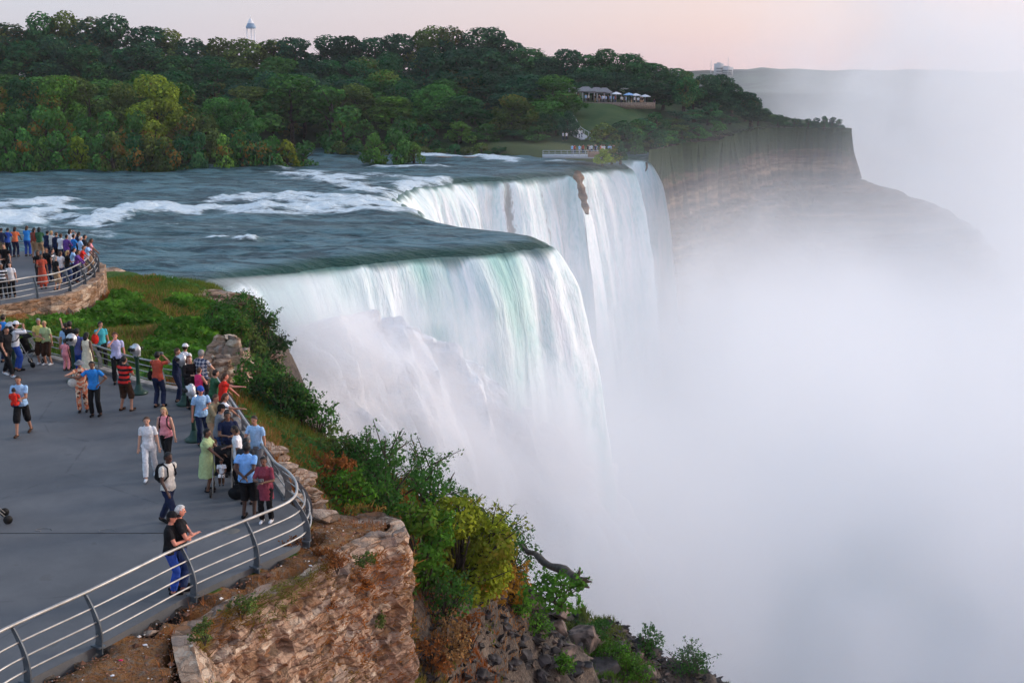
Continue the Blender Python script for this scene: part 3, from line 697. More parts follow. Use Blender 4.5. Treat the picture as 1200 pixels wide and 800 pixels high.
tag(mesh_np('rock_buttress', Vb, [f4[:, ::-1], np.array([(1200, k, (k+1) % 20) for k in range(20)])], m_cliff, smooth=False), 'brown rock buttress jutting out between the sheets of falling water', 'rock')
for i, (px, py, s, lab) in enumerate([(172,330,1.5,'dark wet rock at the river edge above the left bluff'),(186,333,1.0,'small dark rock right of the river edge rock'),(131,323,2.0,'flat dark rock on the bluff nearest the terrace railing')]):
    a = gz(px, py, -5.9); tag(rock_mesh('river_rock', (s, s*.8, s*.45), 40+i, m_wet, a, i), lab, 'rock')
for i, (px, py, lab) in enumerate([(560,186,'dark flat shelf of rock crossed by rapids below the wooded bank'),(520,186,'dark rock left end of the rapids below the wooded bank')]):
    a = gz(px, py, -5.9); tag(rock_mesh('river_rock', (5-2*i, .7, .35), 50+i, m_wet, a, .0), lab, 'rock')
# ------------------------------------------------------------------ trees
m_leaf, t, o = newmat('foliage')
br_, hu, _ = vch(); oi = t.nodes.new('ShaderNodeObjectInfo')
oc = t.nodes.new('ShaderNodeSeparateColor'); t.links.new(oi.outputs['Color'], oc.inputs[0])
br_ = br_*1.0; c = mixc(br_, mixc(.5, (0,0,0), oi.outputs['Color']), oi.outputs['Color']); c = mixc(br_.mr(.7, 1.)*.5, c, mixc(1., oi.outputs['Color'], (2.0, 1.8, 1.1), 'MULTIPLY'))
c = mixc((hu*1.0).mr(.80, .99)*E(oi.outputs['Alpha']), c, (.26, .15, .035))
d_ = t.nodes.new('ShaderNodeBsdfDiffuse'); tr = t.nodes.new('ShaderNodeBsdfTranslucent'); ms_ = t.nodes.new('ShaderNodeMixShader'); ms_.inputs[0].default_value = .3
t.links.new(c, d_.inputs[0]); t.links.new(c, tr.inputs[0]); t.links.new(d_.outputs[0], ms_.inputs[1]); t.links.new(tr.outputs[0], ms_.inputs[2]); t.links.new(ms_.outputs[0], o.inputs[0])
m_bark = plain('bark', (.06, .048, .038), .95, var=.4, scale=3)
def leaves(P, Nn, size, rg, asp=.7, pointed=False):
    n = len(P); Nn = Nn/np.linalg.norm(Nn, axis=1)[:, None]
    a = np.cross(Nn, rg.normal(size=(n, 3))); a /= np.linalg.norm(a, axis=1)[:, None]; b = np.cross(Nn, a)
    s = (size*rg.uniform(.6, 1.35, n))[:, None]
    A = a*s*.5; B = b*s*.5*asp
    if pointed: V = np.stack([P-A, P-B+A*.1, P+A, P+B+A*.1], 1)
    else: V = np.stack([P-A-B, P+A*.8-B*1.1, P+A+B*.9, P-A*1.1+B], 1)
    return V.reshape(-1, 3), np.arange(n*4).reshape(-1, 4)
def crown_np(lobes, per_m2, leaf, rg, pointed=False, asp=.7, shell=.72, hue=None):
    C = np.array([l[0] for l in lobes], float); Rr = np.array([l[1] for l in lobes], float)
    if Rr.ndim == 1: Rr = np.repeat(Rr[:, None], 3, 1)
    PP = []; NN = []; TT = []
    for i in range(len(C)):
        n = int(per_m2*4*math.pi*np.mean(Rr[i])**2)
        d = rg.normal(size=(n, 3)); d /= np.linalg.norm(d, axis=1)[:, None]
        rad = rg.uniform(shell, 1.06, n)+.12*fbm(d*2.3+i*5, 2)
        p = C[i]+d*Rr[i]*rad[:, None]
        ok = np.ones(n, bool)
        for j in range(len(C)):
            if j != i: ok &= (((p-C[j])/Rr[j])**2).sum(1) > .55
        ok &= (fbm(p/np.mean(Rr[i])*1.9, 2) > -.42)
        p = p[ok]; d = d[ok]; PP.append(p); NN.append(d+rg.normal(size=d.shape)*.55+(0, 0, .35))
        h = rg.random() if hue is None else hue(C[i])
        lb = rg.uniform(.2, .8); TT.append(np.stack([np.clip(lb+rg.normal(0, .22, len(p)), 0, 1), np.clip(h+rg.normal(0, .08, len(p)), 0, 1), np.zeros(len(p))], -1))
    P = np.vstack(PP); V, f = leaves(P, np.vstack(NN), leaf, rg, asp, pointed); return V, f, np.repeat(np.vstack(TT), 4, 0)
def limbs(mb, rg, H, spread, base=.35, n=6, z0=.35, tips=None):
    mb.tube([(0,0,-.8),(.05*H*rg.normal()*.3,0,H*.3),(0,.02*H,H*.62),(0,0,H*.82)], [base,base*.75,base*.45,base*.12], 7)
    for k in range(n):
        a = k*2.4+rg.uniform(-.4, .4); z = H*(z0+.4*k/n); r = spread*rg.uniform(.6, .95)
        mb.tube([(0,0,z),(math.cos(a)*r*.45,math.sin(a)*r*.45,z+H*.10),(math.cos(a)*r,math.sin(a)*r,z+H*.22)], [base*.4,base*.25,base*.06], 5)
    return mb
def tree_kind(seed, H=13., Wd=5., nl=20, conic=False, leaf=.45, dens=9.0, low=.22):
    rg = np.random.default_rng(seed); lobes = []
    for k in range(nl):
        h = rg.uniform(low, .93); env = (1-h)*1.15 if conic else math.sin(math.pi*min(1, (h-low+.15)/(1.05-low+.1))**.85)
        a = rg.uniform(0, 2*math.pi); r = Wd*env*math.sqrt(rg.uniform(.1, 1))*.72
        lobes.append(((math.cos(a)*r, math.sin(a)*r, h*H), tuple(Wd*rg.uniform(.26, .46)*np.array((1, 1, rg.uniform(.65, .95))))))
    V, f, tt = crown_np(lobes, dens, leaf, rg)
    crown = mesh_np('crown', V, [f], m_leaf, col=tt, smooth=False); me = crown.data; bpy.data.objects.remove(crown)
    tr_ = limbs(MB(), rg, H, Wd*.7).build('trunk', m_bark); tm = tr_.data; bpy.data.objects.remove(tr_)
    return me, tm, H, Wd
KINDS = [tree_kind(s, H=13+(s % 3), Wd=4.6+.5*(s % 4)) for s in range(101, 108)]+[tree_kind(120, 14, 3.0, 18, True)]
BUSH = [tree_kind(s, H=5, Wd=3.0, nl=12, leaf=.34, dens=12, low=.12) for s in (131, 132, 133, 134)]
ORD = 'first second third fourth fifth sixth seventh eighth ninth tenth eleventh twelfth thirteenth fourteenth fifteenth sixteenth seventeenth eighteenth nineteenth twentieth'.split()
ORD += ['twenty-'+w for w in ORD[:9]]+['thirtieth']+['thirty-'+w for w in ORD[:9]]
PAL = {'deep green': (.042,.145,.058), 'dark green': (.036,.108,.062), 'mid green': (.070,.205,.052), 'fresh green': (.12,.28,.055), 'yellow-green': (.21,.29,.04), 'olive green': (.11,.17,.05), 'rusty orange': (.26,.15,.04)}
def put_tree(kind, x, y, z, h, wid, hue, label, group, cat='tree', autumn=0., name=None):
    me, tm, H, Wd = kind; r_ = empty(name or ('shrub' if cat == 'shrub' else 'broadleaf_tree'), (x, y, z), random.uniform(0, 6.28)); r_.scale = (wid/(2*Wd), wid/(2*Wd), h/H)
    c = bpy.data.objects.new('crown', me); link(c, r_); tr_ = bpy.data.objects.new('trunk', tm); link(tr_, r_)
    j = random.uniform(.82, 1.2); q = PAL[hue]; c.color = (q[0]*j*random.uniform(.9, 1.15), q[1]*j, q[2]*j, autumn)
    tag(r_, label, cat, group); return r_
sky_top = lambda px: np.interp(px, [-60,0,60,140,200,250,300,330,400,470,540,575,600,640,660,730,780,810,850,880], [40,30,19,22,42,48,50,42,50,42,33,38,52,66,54,60,80,82,92,112])
def row(p0, p1, st, D, top, hues, phrase, group, kinds=None, wf=1.5, jit=3, cat='tree', aut=.35):
    n = 0; px = p0
    while px < p1:
        pxx = px+random.uniform(-st*.25, st*.25); d = D(pxx) if callable(D) else D+random.uniform(-4, 4)
        x, y, _ = gd(pxx, 100, d); z = far_ground(x, y)-.3; ty_ = (top(pxx) if callable(top) else top)+random.uniform(-jit, jit*1.3)
        h = gd(pxx, ty_, d)[2]-z
        if h > 1.5:
            hue = random.choice(hues); hn = hue if cat == 'shrub' else hue
            put_tree(random.choice(kinds or KINDS[:-1]), x, y, z, h, st*wf*d/F*random.uniform(.9, 1.25), hue, f'{hn} {"shrub" if cat == "shrub" else "broadleaf tree"}, {ORD[n]} from the left {phrase}', group, cat, aut if random.random() < .4 else 0.)
            n += 1
        px += st
G = ['dark green','deep green','deep green','mid green','olive green','dark green']; M = ['mid green','deep green','fresh green','mid green','olive green']; Yy = ['mid green','yellow-green','fresh green','olive green','mid green','deep green','fresh green','mid green','olive green']
row(-40, 640, 30, 352, sky_top, ['dark green','deep green','dark green','olive green'], 'on the skyline of the wood', 'trees along the skyline', wf=2.3)
row(640, 812, 25, 338, sky_top, G[:3], 'on the skyline above the lawn terrace', 'trees behind the lawn terrace', wf=2.2)
row(-40, 670, 36, 312, lambda p: sky_top(p)+24, G, 'in the row just below the skyline', 'trees below the skyline', jit=6, wf=2.0)
row(-40, 650, 40, 285, lambda p: np.interp(p, [0,270,300,420,640], [85,92,92,92,88]), G+M, 'in the middle of the wooded slope', 'trees in the middle of the wood', jit=8, wf=1.9)
row(672, 850, 27, 318, lambda p: np.interp(p, [665,760,850], [84,92,100]), ['dark green','deep green'], 'close behind the lawn terrace', 'trees close behind the lawn terrace', wf=2)
row(-40, 285, 36, 238, lambda p: np.interp(p, [-40,60,200,260,300], [90,92,97,108,130]), Yy, 'on the near left bank behind the shrubs', 'autumn tinged trees on the near left bank', aut=.8, jit=7, wf=1.7)
row(298, 655, 42, 268, lambda p: np.interp(p, [300,345,400,440,520,600,655], [100,88,100,112,104,112,128]), M, 'along the far bank behind the channel', 'trees along the far bank', jit=6, wf=1.8)
row(395, 640, 34, 259, lambda p: np.interp(p, [380,450,640], [140,146,150]), M, 'low on the far bank at the water', 'low trees on the far bank', BUSH+KINDS[:2], jit=5)
sh = lambda p: np.interp(p, [-40,200,300,350,372], [206,208,215,221,226])
row(-40, 300, 28, lambda p: sh(p)+12, lambda p: np.interp(p, [0,300], [128,150]), Yy, 'in the second line of bushes, near left bank', 'bushes behind the waterside', BUSH, wf=1.7, cat='shrub', jit=7, aut=1.)
row(-40, 366, 21, lambda p: sh(p)+4, lambda p: np.interp(p, [0,300,370], [160,162,172]), Yy+['deep green','mid green'], 'at the waterside of the near left bank', 'bushes at the waterside', BUSH, wf=1.8, cat='shrub', aut=1.)
row(690, 870, 19, lambda p: np.interp(p, [690,760,850,870], [252,262,300,330]), lambda p: np.interp(p, [690,760,800,870], [170,165,152,138]), ['deep green','mid green','olive green'], 'at the scrub slope foot', 'scrub at the foot of the slope', BUSH, cat='shrub', wf=1.8)
row(725, 880, 22, lambda p: np.interp(p, [725,760,850,880], [268,276,318,340]), lambda p: np.interp(p, [725,800,880], [148,128,118]), ['deep green','mid green','dark green'], 'in the middle of the scrub slope', 'scrub in the middle of the slope', BUSH, cat='shrub', wf=1.8)
row(800, 895, 15, lambda p: np.interp(p, [800,850,895], [310,330,345]), lambda p: np.interp(p, [800,850,870,895], [84,90,104,134]), ['dark green','deep green'], 'on the slope above the cliff', 'trees above the cliff', wf=2.4)
row(848, 925, 13, lambda p: np.interp(p, [848,925], [352,378]), lambda p: np.interp(p, [848,885,925], [98,126,139]), ['dark green','deep green','mid green'], 'on the saddle before the headland', 'trees on the saddle', BUSH+KINDS[:2], wf=2.4, jit=4)
row(886, 988, 9, 369, lambda p: 138, ['dark green','deep green'], 'on the cliff top of the headland', 'bushes on the headland', BUSH, cat='shrub', wf=1.6, jit=2)
row(395, 655, 17, lambda p: 252.5, 172, ['mid green','deep green','olive green'], 'in the low hedge along the far water edge', 'low hedge on the far bank', BUSH, cat='shrub', wf=1.9, jit=3)
row(770, 885, 15, lambda p: np.interp(p, [770,806,830,850,885], [264,285,300,312,342]), lambda p: np.interp(p, [770,800,850,885], [160,150,134,134]), ['deep green','mid green','dark green'], 'overhanging the far cliff edge', 'bushes overhanging the cliff', BUSH, cat='shrub', wf=2.2)
row(705, 800, 20, lambda p: np.interp(p, [705,760,800], [258,272,290]), lambda p: np.interp(p, [700,800], [152,136]), ['deep green','mid green','olive green'], 'in the scrub right of the far lawn', 'scrub beside the lawn', BUSH, cat='shrub', wf=2.2)
row(640, 672, 12, 262, lambda p: 134, ['deep green','dark green'], 'beside the far stairway', 'trees beside the stairway', KINDS[:3], wf=2.6)
# islet shrub and knob
x, y, _ = gz(460, 193, ZR)
for k, (dx, s, hh_) in enumerate(((-3.2, 6.2, 5.4), (.8, 6.5, 6.2), (4.0, 5, 4.0))): put_tree(BUSH[k], x+dx, y+random.uniform(-1, 1), ZR-.2, hh_, s, 'fresh green' if k != 1 else 'mid green', ('left','tall middle','low right')[k]+' green shrub on the small islet in the rapids', 'shrubs on the islet', 'shrub')
for k, (px, py) in enumerate(((706,189),(717,187),(727,187))):
    x, y, _ = gz(px, py, -4.5); put_tree(BUSH[k], x, y, -5, 2.4, 4.5, 'yellow-green' if k < 2 else 'deep green', ('left','middle','right')[k]+' low green shrub on the knob beside the last fall', 'shrubs on the knob', 'shrub')
# ================================================================== RAILINGS
m_steel = plain('galvanised_rail', (.38,.37,.35), .45, .5, .15, 3); m_post = plain('grey_painted_post', (.10,.115,.13), .5, .2, .2, 5)
m_green = plain('dark_green_enamel', (.012,.045,.032), .4); m_silver = plain('silver_casting', (.55,.56,.58), .35, .6, .1, 4); m_black = plain('black_rubber', (.012,.012,.013), .6)
def at_arc(P, pts):
    Q, s = resample(P, .05); return [s[np.argmin(np.hypot(Q[:, 0]-x, Q[:, 1]-y))] for x, y in pts]
def railing(L, posts, label, group, hgt=1.07):
    Q, s = resample(np.asarray(L)[:, :2], .05); T = smn(np.gradient(Q, axis=0), 9); Nn = np.stack([T[:, 1], -T[:, 0]], -1)
    i0 = len(Q)//2; root = empty('railing', (Q[i0, 0], Q[i0, 1], 0)); o = np.array([Q[i0, 0], Q[i0, 1], 0]); tag(root, label, 'railing', group)
    prof = lambda t: .05+.10*math.sin(t*math.pi)*.9-.27*t**1.8           # outward offset with height 0..1
    step = 5
    sel = np.r_[np.arange(0, len(Q)-1, step), len(Q)-1]
    def run(t, r, name, dd=0.):
        P = np.c_[Q[sel]+Nn[sel]*(prof(t)+dd), np.full(len(sel), t*hgt)]; MB().tube(P-o, r, 8).build(name, m_steel, root)
    run(1.0, .036, 'top_rail')
    for t in (.74, .49, .24): run(t, .021, 'rail')
    for sp in posts:
        i = int(np.clip(round(sp/.05), 0, len(Q)-1)); c = Q[i]; nn = Nn[i]; tt = T[i]; mb = MB(); V = []
        m = 14
        for k in range(m+1):
            t = k/m; w = .075*(1-.55*t)+.02; off = prof(t)
            for a, b in ((-w, -.016), (w, -.016), (w, .016), (-w, .016)):
                q = c+nn*(off+a+.02)+tt*b; V.append((q[0], q[1], t*hgt-.02-(.12 if k == 0 else 0)))
        f = [(4*k+a, 4*k+(a+1) % 4, 4*k+4+(a+1) % 4, 4*k+4+a) for k in range(m) for a in range(4)]+[(4*m, 4*m+1, 4*m+2, 4*m+3)]
        mb.add(np.array(V)-o, f); ang = math.atan2(tt[1], tt[0])
        q = c+nn*.06; mb.box((q[0]-o[0], q[1]-o[1], .02), (.16, .26, .03), ang); mb.build('post', m_post, root, smooth=False)
    return root
L1 = np.vstack([LF, LS[1:]])
base_px = [(-40,842),(28,799),(112,757),(224,697),(297,664),(353,634)]
ps = at_arc(L1, [gz(x, y)[:2] for x, y in base_px]); tot = resample(L1, .05)[1][-1]
ps += list(np.arange(ps[-1]+1.5, tot-.2, 1.6))
railing(L1, ps, 'steel railing in the foreground sweeping round the plaza corner beside the gravel ledge', 'railings of the viewing plazas')
tot = resample(LB, .05)[1][-1]
railing(LB[2:], list(np.arange(.8, resample(LB[2:], .05)[1][-1], 2.1)), 'steel railing behind the crowd along the grassy bluff side of the plaza', 'railings of the viewing plazas')
railing(TF, list(np.arange(.6, resample(TF, .05)[1][-1], 2.1)), 'curved steel railing on the stone edge of the far terrace', 'railings of the viewing plazas')
railing(TB, list(np.arange(.6, resample(TB, .05)[1][-1], 2.3)), 'steel railing on the river side of the far terrace behind its crowd', 'railings of the viewing plazas')
m_blk = rubble('terrace_stone', sc=1.6)
V, f = strip(TF, .0, .42, -1.6, .02, 'terrace_stone_edge', m_blk, .14); tag(mesh_np('stone_edging', V, [f], m_blk, smooth=False), 'pale stone edging under the curved railing of the far terrace', 'stone wall')
# ================================================================== COIN VIEWERS
def viewer(px, py, yaw, label, z=0.):
    x, y, _ = gz(px, py); r_ = empty('coin_viewer', (x, y, z), -R(yaw)); r_.scale = (1.1,)*3; tag(r_, label, 'binocular viewer', 'coin operated viewers on the plaza')
    MB().lathe((0,0,0), [(0,0),(.27,0),(.28,.05),(.20,.10),(.13,.16),(.09,.30),(0,.31)], 18).build('base', m_green, r_)
    MB().lathe((0,0,.2), [(.075,0),(.06,.3),(.055,.9),(.09,.98),(.09,1.04),(0,1.05)], 14).build('pedestal', m_green, r_)
    m = MB(); m.ell((0,0,1.44), (.18,.12,.20), 18, 11); m.box((0,-.06,1.44), (.26,.14,.24)); m.box((0,.02,1.27), (.16,.18,.1)); h = m.build('viewer_head', m_silver, r_)
    for s in (-.065, .065): MB().tube([(s,-.10,1.47),(s,-.24,1.47)], [.045,.055], 10).build('eyepiece', m_black, h)
    for s in (-.07, .07): MB().tube([(s,.10,1.47),(s,.20,1.46)], [.055,.05], 10).build('lens', m_black, h)
    MB().tube([(-.2,0,1.40),(-.27,-.06,1.36)], .02, 6).build('handle', m_green, h)
    return r_
viewer(163, 461, 30, 'silver headed coin viewer standing free by the back railing, left of the raised camera')
viewer(228, 516, 60, 'silver headed coin viewer beside the man in a blue cap')
viewer(217, 474, 50, 'coin viewer with a green base among the people at the back corner')
viewer(88, 447, 0, 'coin viewer behind the man in the purple-blue shirt')
viewer(17, 431, 0, 'coin viewer at the back railing by the man in white with a black backpack')
# ================================================================== PEOPLE
CL = dict(white=(.72,.73,.76), offwhite=(.62,.60,.55), black=(.012,.012,.014), navy=(.014,.022,.06), blue=(.03,.22,.62), sky=(.20,.42,.80), royal=(.03,.08,.38), purple=(.13,.05,.26), violetblue=(.10,.12,.34), lilac=(.50,.52,.78),
          red=(.62,.03,.02), rust=(.42,.075,.045), orange=(.68,.17,.07), maroon=(.22,.045,.07), pink=(.80,.30,.34), hotpink=(.65,.04,.14), yellow=(.68,.60,.16), palegreen=(.42,.52,.26), green=(.03,.10,.05), teal=(.06,.40,.48), brown=(.055,.028,.018), tan=(.42,.28,.17),
          grey=(.18,.19,.21), jeans=(.035,.060,.15), darkjeans=(.018,.026,.065), brownred=(.22,.05,.035), cream=(.72,.68,.52), lightblue=(.32,.52,.78), charcoal=(.035,.037,.042), khaki=(.30,.25,.15))
SK = dict(light=(.56,.31,.22), mid=(.40,.20,.13), brown=(.17,.085,.055), dark=(.075,.038,.027), red=(.55,.23,.16))
HR = dict(black=(.008,.007,.007), dark=(.022,.013,.009), brown=(.07,.035,.018), blond=(.42,.29,.13), white=(.6,.58,.55), grey=(.25,.24,.23), red=(.16,.05,.02))
def cloth(n):
    k = ('cloth', n)
    if k in _mc: return _mc[k]
    m, t, o = newmat('cloth_'+n); nz = noise(14, None, 3, .6); c = coords(); s = t.nodes.new('ShaderNodeSeparateXYZ'); t.links.new(c, s.inputs[0]); z = E(s.outputs[2])
    if n == 'redstripe': col = mixc(((z*42)._op('SINE')).mr(-.1, .1), CL['black'], (.60,.035,.03))
    elif n == 'plaid': col = mixc(((z*60)._op('SINE')*.5+(E(s.outputs[0])*60)._op('SINE')*.5).mr(-.2, .3), (.03,.05,.10), (.34,.36,.40))
    elif n == 'floral': col = mixc(noise(11, None, 2).mr(.48, .56), (.70,.20,.10), (.75,.58,.42)); col = mixc(noise(7, None, 1).mr(.58, .62), col, (.10,.03,.02))
    elif n == 'bwstripe': col = mixc(((z*38)._op('SINE')).mr(-.1, .1), CL['black'], CL['white'])
    else: q = CL[n]; col = mixc(nz.mr(.35, .65), tuple(v*.86 for v in q), tuple(min(.9, v*1.06) for v in q))
    bsdf(o, col, .85, noise(7, coords(scale=(1,1,.45)), 4, .6, .8), .9, .06, spec=.12); _mc[k] = m; return m
def skinm(n):
    return plain('skin_'+n, SK[n], .55, var=.06, scale=20)
def hairm(n): return plain('hair_'+n, HR[n], .6, var=.35, scale=40)
m_eye = plain('eye', (.02,.015,.012), .25); m_lip = plain('lips', (.30,.09,.07), .5)
def cap_prim(mb, p0, p1, r0, r1, n=10):
    p0 = np.array(p0, float); p1 = np.array(p1, float); d = p1-p0; L = np.linalg.norm(d)+1e-6; d /= L
    ts = [-r0*.98, -r0*.7, 0, L*.5, L, L+r1*.7, L+r1*.98]; rs = [r0*.2, r0*.72, r0, (r0+r1)/2, r1, r1*.72, r1*.2]
    mb.tube([p0+d*t for t in ts], rs, n)
def ik(s, h, l1, l2, hint):
    s = np.array(s, float); h = np.array(h, float); d = h-s; L = min(np.linalg.norm(d), (l1+l2)*.995); d = d/(np.linalg.norm(d)+1e-9); h = s+d*L
    a = (l1*l1-l2*l2+L*L)/(2*L); q = math.sqrt(max(l1*l1-a*a, 1e-6)); hv = np.array(hint, float); hv -= d*(hv@d); hv /= np.linalg.norm(hv)+1e-9
    return s+d*a+hv*q, h
ARM = {  # hand target (right side, +x mirrored for left), elbow hint
    'down': ((.27, .04, .82), (.3, -1, 0)), 'hip': ((.20, .06, 1.02), (1, -.5, 0)), 'front': ((.06, .30, 1.16), (.8, -.2, -.8)), 'camera': ((.07, .26, 1.55), (.8, .1, -.8)),
    'behind': ((.02, -.19, 1.0), (1, -.6, 0)), 'point': ((.35, .62, 1.42), (.3, 0, -1)), 'pointup': ((.45, .40, 1.72), (.3, 0, -1)), 'face': ((.06, .16, 1.50), (.8, .1, -.8)), 'rail': ((.20, .42, 1.06), (.8, -.3, -.6)),
    'cross': ((-.10, .22, 1.20), (1, .1, -.6)), 'swingf': ((.26, .24, .92), (.2, -1, -.2)), 'swingb': ((.27, -.20, .88), (.2, -1, 0)), 'push': ((.16, .42, 1.02), (.6, -.5, -.6)), 'out': ((.62, .18, 1.28), (.2, 0, -1)), 'hold': ((-.02, .24, 1.10), (.9, -.2, -.6)), 'lap': ((.08, .26, .98), (1, -.3, -.3))}
def remesh(mb, vox):
    o = mb.build('tmp', None); md = o.modifiers.new('r', 'REMESH'); md.mode = 'VOXEL'; md.voxel_size = vox
    sm = o.modifiers.new('s', 'SMOOTH'); sm.iterations = 2; sm.factor = .5
    dg = bpy.context.evaluated_depsgraph_get(); ev = o.evaluated_get(dg); me = ev.to_mesh()
    V = np.empty(len(me.vertices)*3, np.float32); me.vertices.foreach_get('co', V); N_ = np.empty(len(me.vertices)*3, np.float32); me.vertices.foreach_get('normal', N_)
    L = np.empty(len(me.loops), np.int32); me.loops.foreach_get('vertex_index', L); T_ = np.empty(len(me.polygons), np.int32); me.polygons.foreach_get('loop_total', T_)
    ev.to_mesh_clear(); md_ = o.data; bpy.data.objects.remove(o); bpy.data.meshes.remove(md_)
    assert (T_ == 4).all(); return V.reshape(-1, 3).astype(float), L.reshape(-1, 4), N_.reshape(-1, 3).astype(float)
def sub(V, F_, keep, off, Nn, name, mat, parent):
    fk = F_[keep[F_].all(1)]
    if not len(fk): return None
    u, inv = np.unique(fk, return_inverse=True); P = V[u]+Nn[u]*(off[u] if np.ndim(off) else off)[..., None] if np.ndim(off) else V[u]+Nn[u]*off
    return mesh_np(name, P, [inv.reshape(-1, 4)], mat, parent)
def person(px, py, yaw, label, top='white', bot='black', H=1.72, sleeve='short', legs='long', arms=('down','down'), skin='light', hair='dark', long=False, hat=None, stance='stand', lean=4, fat=1., skirt=None, group=None, vox=.016, child=False, seat=False, loc=None, look=0., z=0., shoes='black', female=False):
    H *= 1.07; S_ = H/1.72; x, y, _ = gz(px, py) if loc is None else loc
    g = skin; mb = MB(); bones = []
    def bone(n, a, b, r0, r1, dra=True):
        bones.append((n, np.array(a, float), np.array(b, float), (r0+r1)/2))
        if dra: cap_prim(mb, a, b, r0, r1)
    ln = R(lean); M = rotm(-ln, 0); piv = np.array((0, 0, .95))
    up = lambda p: piv+M@(np.array(p, float)-piv)
    hx = .09*fat**.5; sw = (.155 if not female else .135)*(.9+.1*fat)
    # legs
    if stance == 'walk': ft = [((.08, .30, .08), 0), ((-.08, -.34, .12), 1)]
    elif stance == 'walk2': ft = [((.08, -.34, .12), 1), ((-.08, .30, .08), 0)]
    elif stance == 'wide': ft = [((.17, .04, .08), 0), ((-.17, -.02, .08), 0)]
    else: ft = [((.11, .03, .08), 0), ((-.11, -.03, .08), 0)]
    if seat: ft = [((.09, .42, .50), 0), ((-.09, .42, .50), 0)]
    for sgn, (f_, lift) in zip((1, -1), ft):
        hip = (sgn*hx, 0, .90); kn, an = ik(hip, f_, .43, .42, (0, 1, .1))
        bone('thigh', hip, kn, .085*fat, .058); bone('shin', kn, an, .056, .038); 
        an = np.array(an); tl = np.array((0, .17, -.045 if not lift else -.10)); hl = np.array((0, -.05, -.045))
        bone('foot', an+hl, an+tl, .036, .030)
    # torso: elliptical rings
    rings = [(.80, .105, .085), (.87, .150, .112), (.95, .158, .115), (1.05, .135*1.0, .105), (1.15, .140, .108), (1.27, .163, .115), (1.37, sw+.03, .105), (1.43, sw*.72, .075), (1.47, .062, .058)]
    Vr = []
    for zz, rx, ry in rings:
        kf = fat if .85 < zz < 1.35 else 1
        if female and 1.22 < zz < 1.3: ry += .018
        for a in np.arange(16)/16*2*math.pi: Vr.append(up((rx*kf*math.cos(a), ry*kf*math.sin(a)+(.03*(kf-1)*6 if zz < 1.25 else 0)*.2, zz)))
    k = len(Vr); Vr += [up((0,0,.78)), up((0,0,1.48))]; n_ = len(rings)
    f3 = [(k, (q+1) % 16, q) for q in range(16)]+[(k+1, (n_-1)*16+q, (n_-1)*16+(q+1) % 16) for q in range(16)]
    mb.add(Vr, grid_faces(n_, 16, True), f3); bones.append(('pelvis', up((0,0,.84)), up((0,0,.93)), .14)); bones.append(('torso', up((0,0,1.0)), up((0,0,1.40)), .15))
    bone('neck', up((0,0,1.44)), up((0,.015,1.55)), .052, .05)
    # head
    hc = up((0, .02, 1.615)); Mh = rotm(-R(look), 2)@rotm(-ln*.5-.12, 0)
    hp = lambda v: hc+Mh@np.array(v, float)
    hs = 1.18 if child else 1.0
    mb.ell(hc, np.array((.074,.092,.105))*hs, 16, 12, Mh); mb.ell(hp((0,.035*hs,-.055*hs)), np.array((.052,.052,.058))*hs, 12, 8, Mh)
    cap_prim(mb, hp((0,.088*hs,.012)), hp((0,.106*hs,-.022)), .009, .014, 6)
    for s in (-1, 1): mb.ell(hp((s*.076*hs, -.004, -.005)), (.012,.02,.030), 8, 6, Mh)
    bones.append(('head', hp((0,0,-.03)), hp((0,0,.04)), .09))
    # arms
    for sgn, a in zip((1, -1), arms):
        tgt, hint = ARM[a] if isinstance(a, str) else a
        sh_ = up((sgn*(sw+.028), 0, 1.385)); T_ = np.array(tgt)*np.array((sgn, 1, 1)) if a not in ('abs',) else np.array(tgt)
        T_ = up(T_) if a not in ('down','swingf','swingb') else T_
        el, ha = ik(sh_, T_, .285, .25, np.array(hint)*np.array((sgn, 1, 1)))
        bone('upperarm', sh_, el, .052*(.6+.4*fat), .040); bone('forearm', el, ha, .039, .027)
        d = (ha-el)/np.linalg.norm(ha-el); side = np.cross(d, (0, 0, 1.) if abs(d[2]) < .8 else (0, 1., 0)); side /= np.linalg.norm(side); nrm = np.cross(side, d)
        pc = ha+d*.05; Mo = np.stack([side, d, nrm], 1); mb.ell(pc, (.040, .052, .018), 10, 8, Mo); bones.append(('hand', ha, ha+d*.12, .035))
        for q, (o_, l_) in enumerate(((-.028, .062), (-.009, .074), (.010, .070), (.028, .055))):
            r0 = ha+d*.085+side*o_; cap_prim(mb, r0, r0+d*l_*.55+nrm*.006*sgn, .0095, .009, 6); cap_prim(mb, r0+d*l_*.55, r0+d*l_+nrm*-.022, .009, .0075, 6)
        r0 = ha+d*.03-side*.032; cap_prim(mb, r0, r0+d*.045-side*.028, .012, .009, 6)
    V, F_, Nn = remesh(mb, vox/max(S_, .6) if not child else vox*1.3)
    # nearest bone
    D = np.empty((len(V), len(bones))); Tt = np.empty_like(D)
    for i, (n, a, b, r) in enumerate(bones):
        ab = b-a; t = np.clip((V-a)@ab/(ab@ab), -.35, 1.35); tc_ = np.clip(t, 0, 1); D[:, i] = np.linalg.norm(V-a-tc_[:, None]*ab, axis=1)/r; Tt[:, i] = t
    bi = D.argmin(1); bn = np.array([b[0] for b in bones])[bi]; bt_ = Tt[np.arange(len(V)), bi]
    Vu = (V-piv)@M+piv; zu = Vu[:, 2]                         # unleaned heights
    wr = fbm(V*9+px, 3)
    hl_ = (V-hc)@Mh
    idx = np.zeros(len(F_), int); fc = V[F_].mean(1); fh = (fc-hc)@Mh
    isf = (bn[F_[:, 0]] == 'head')
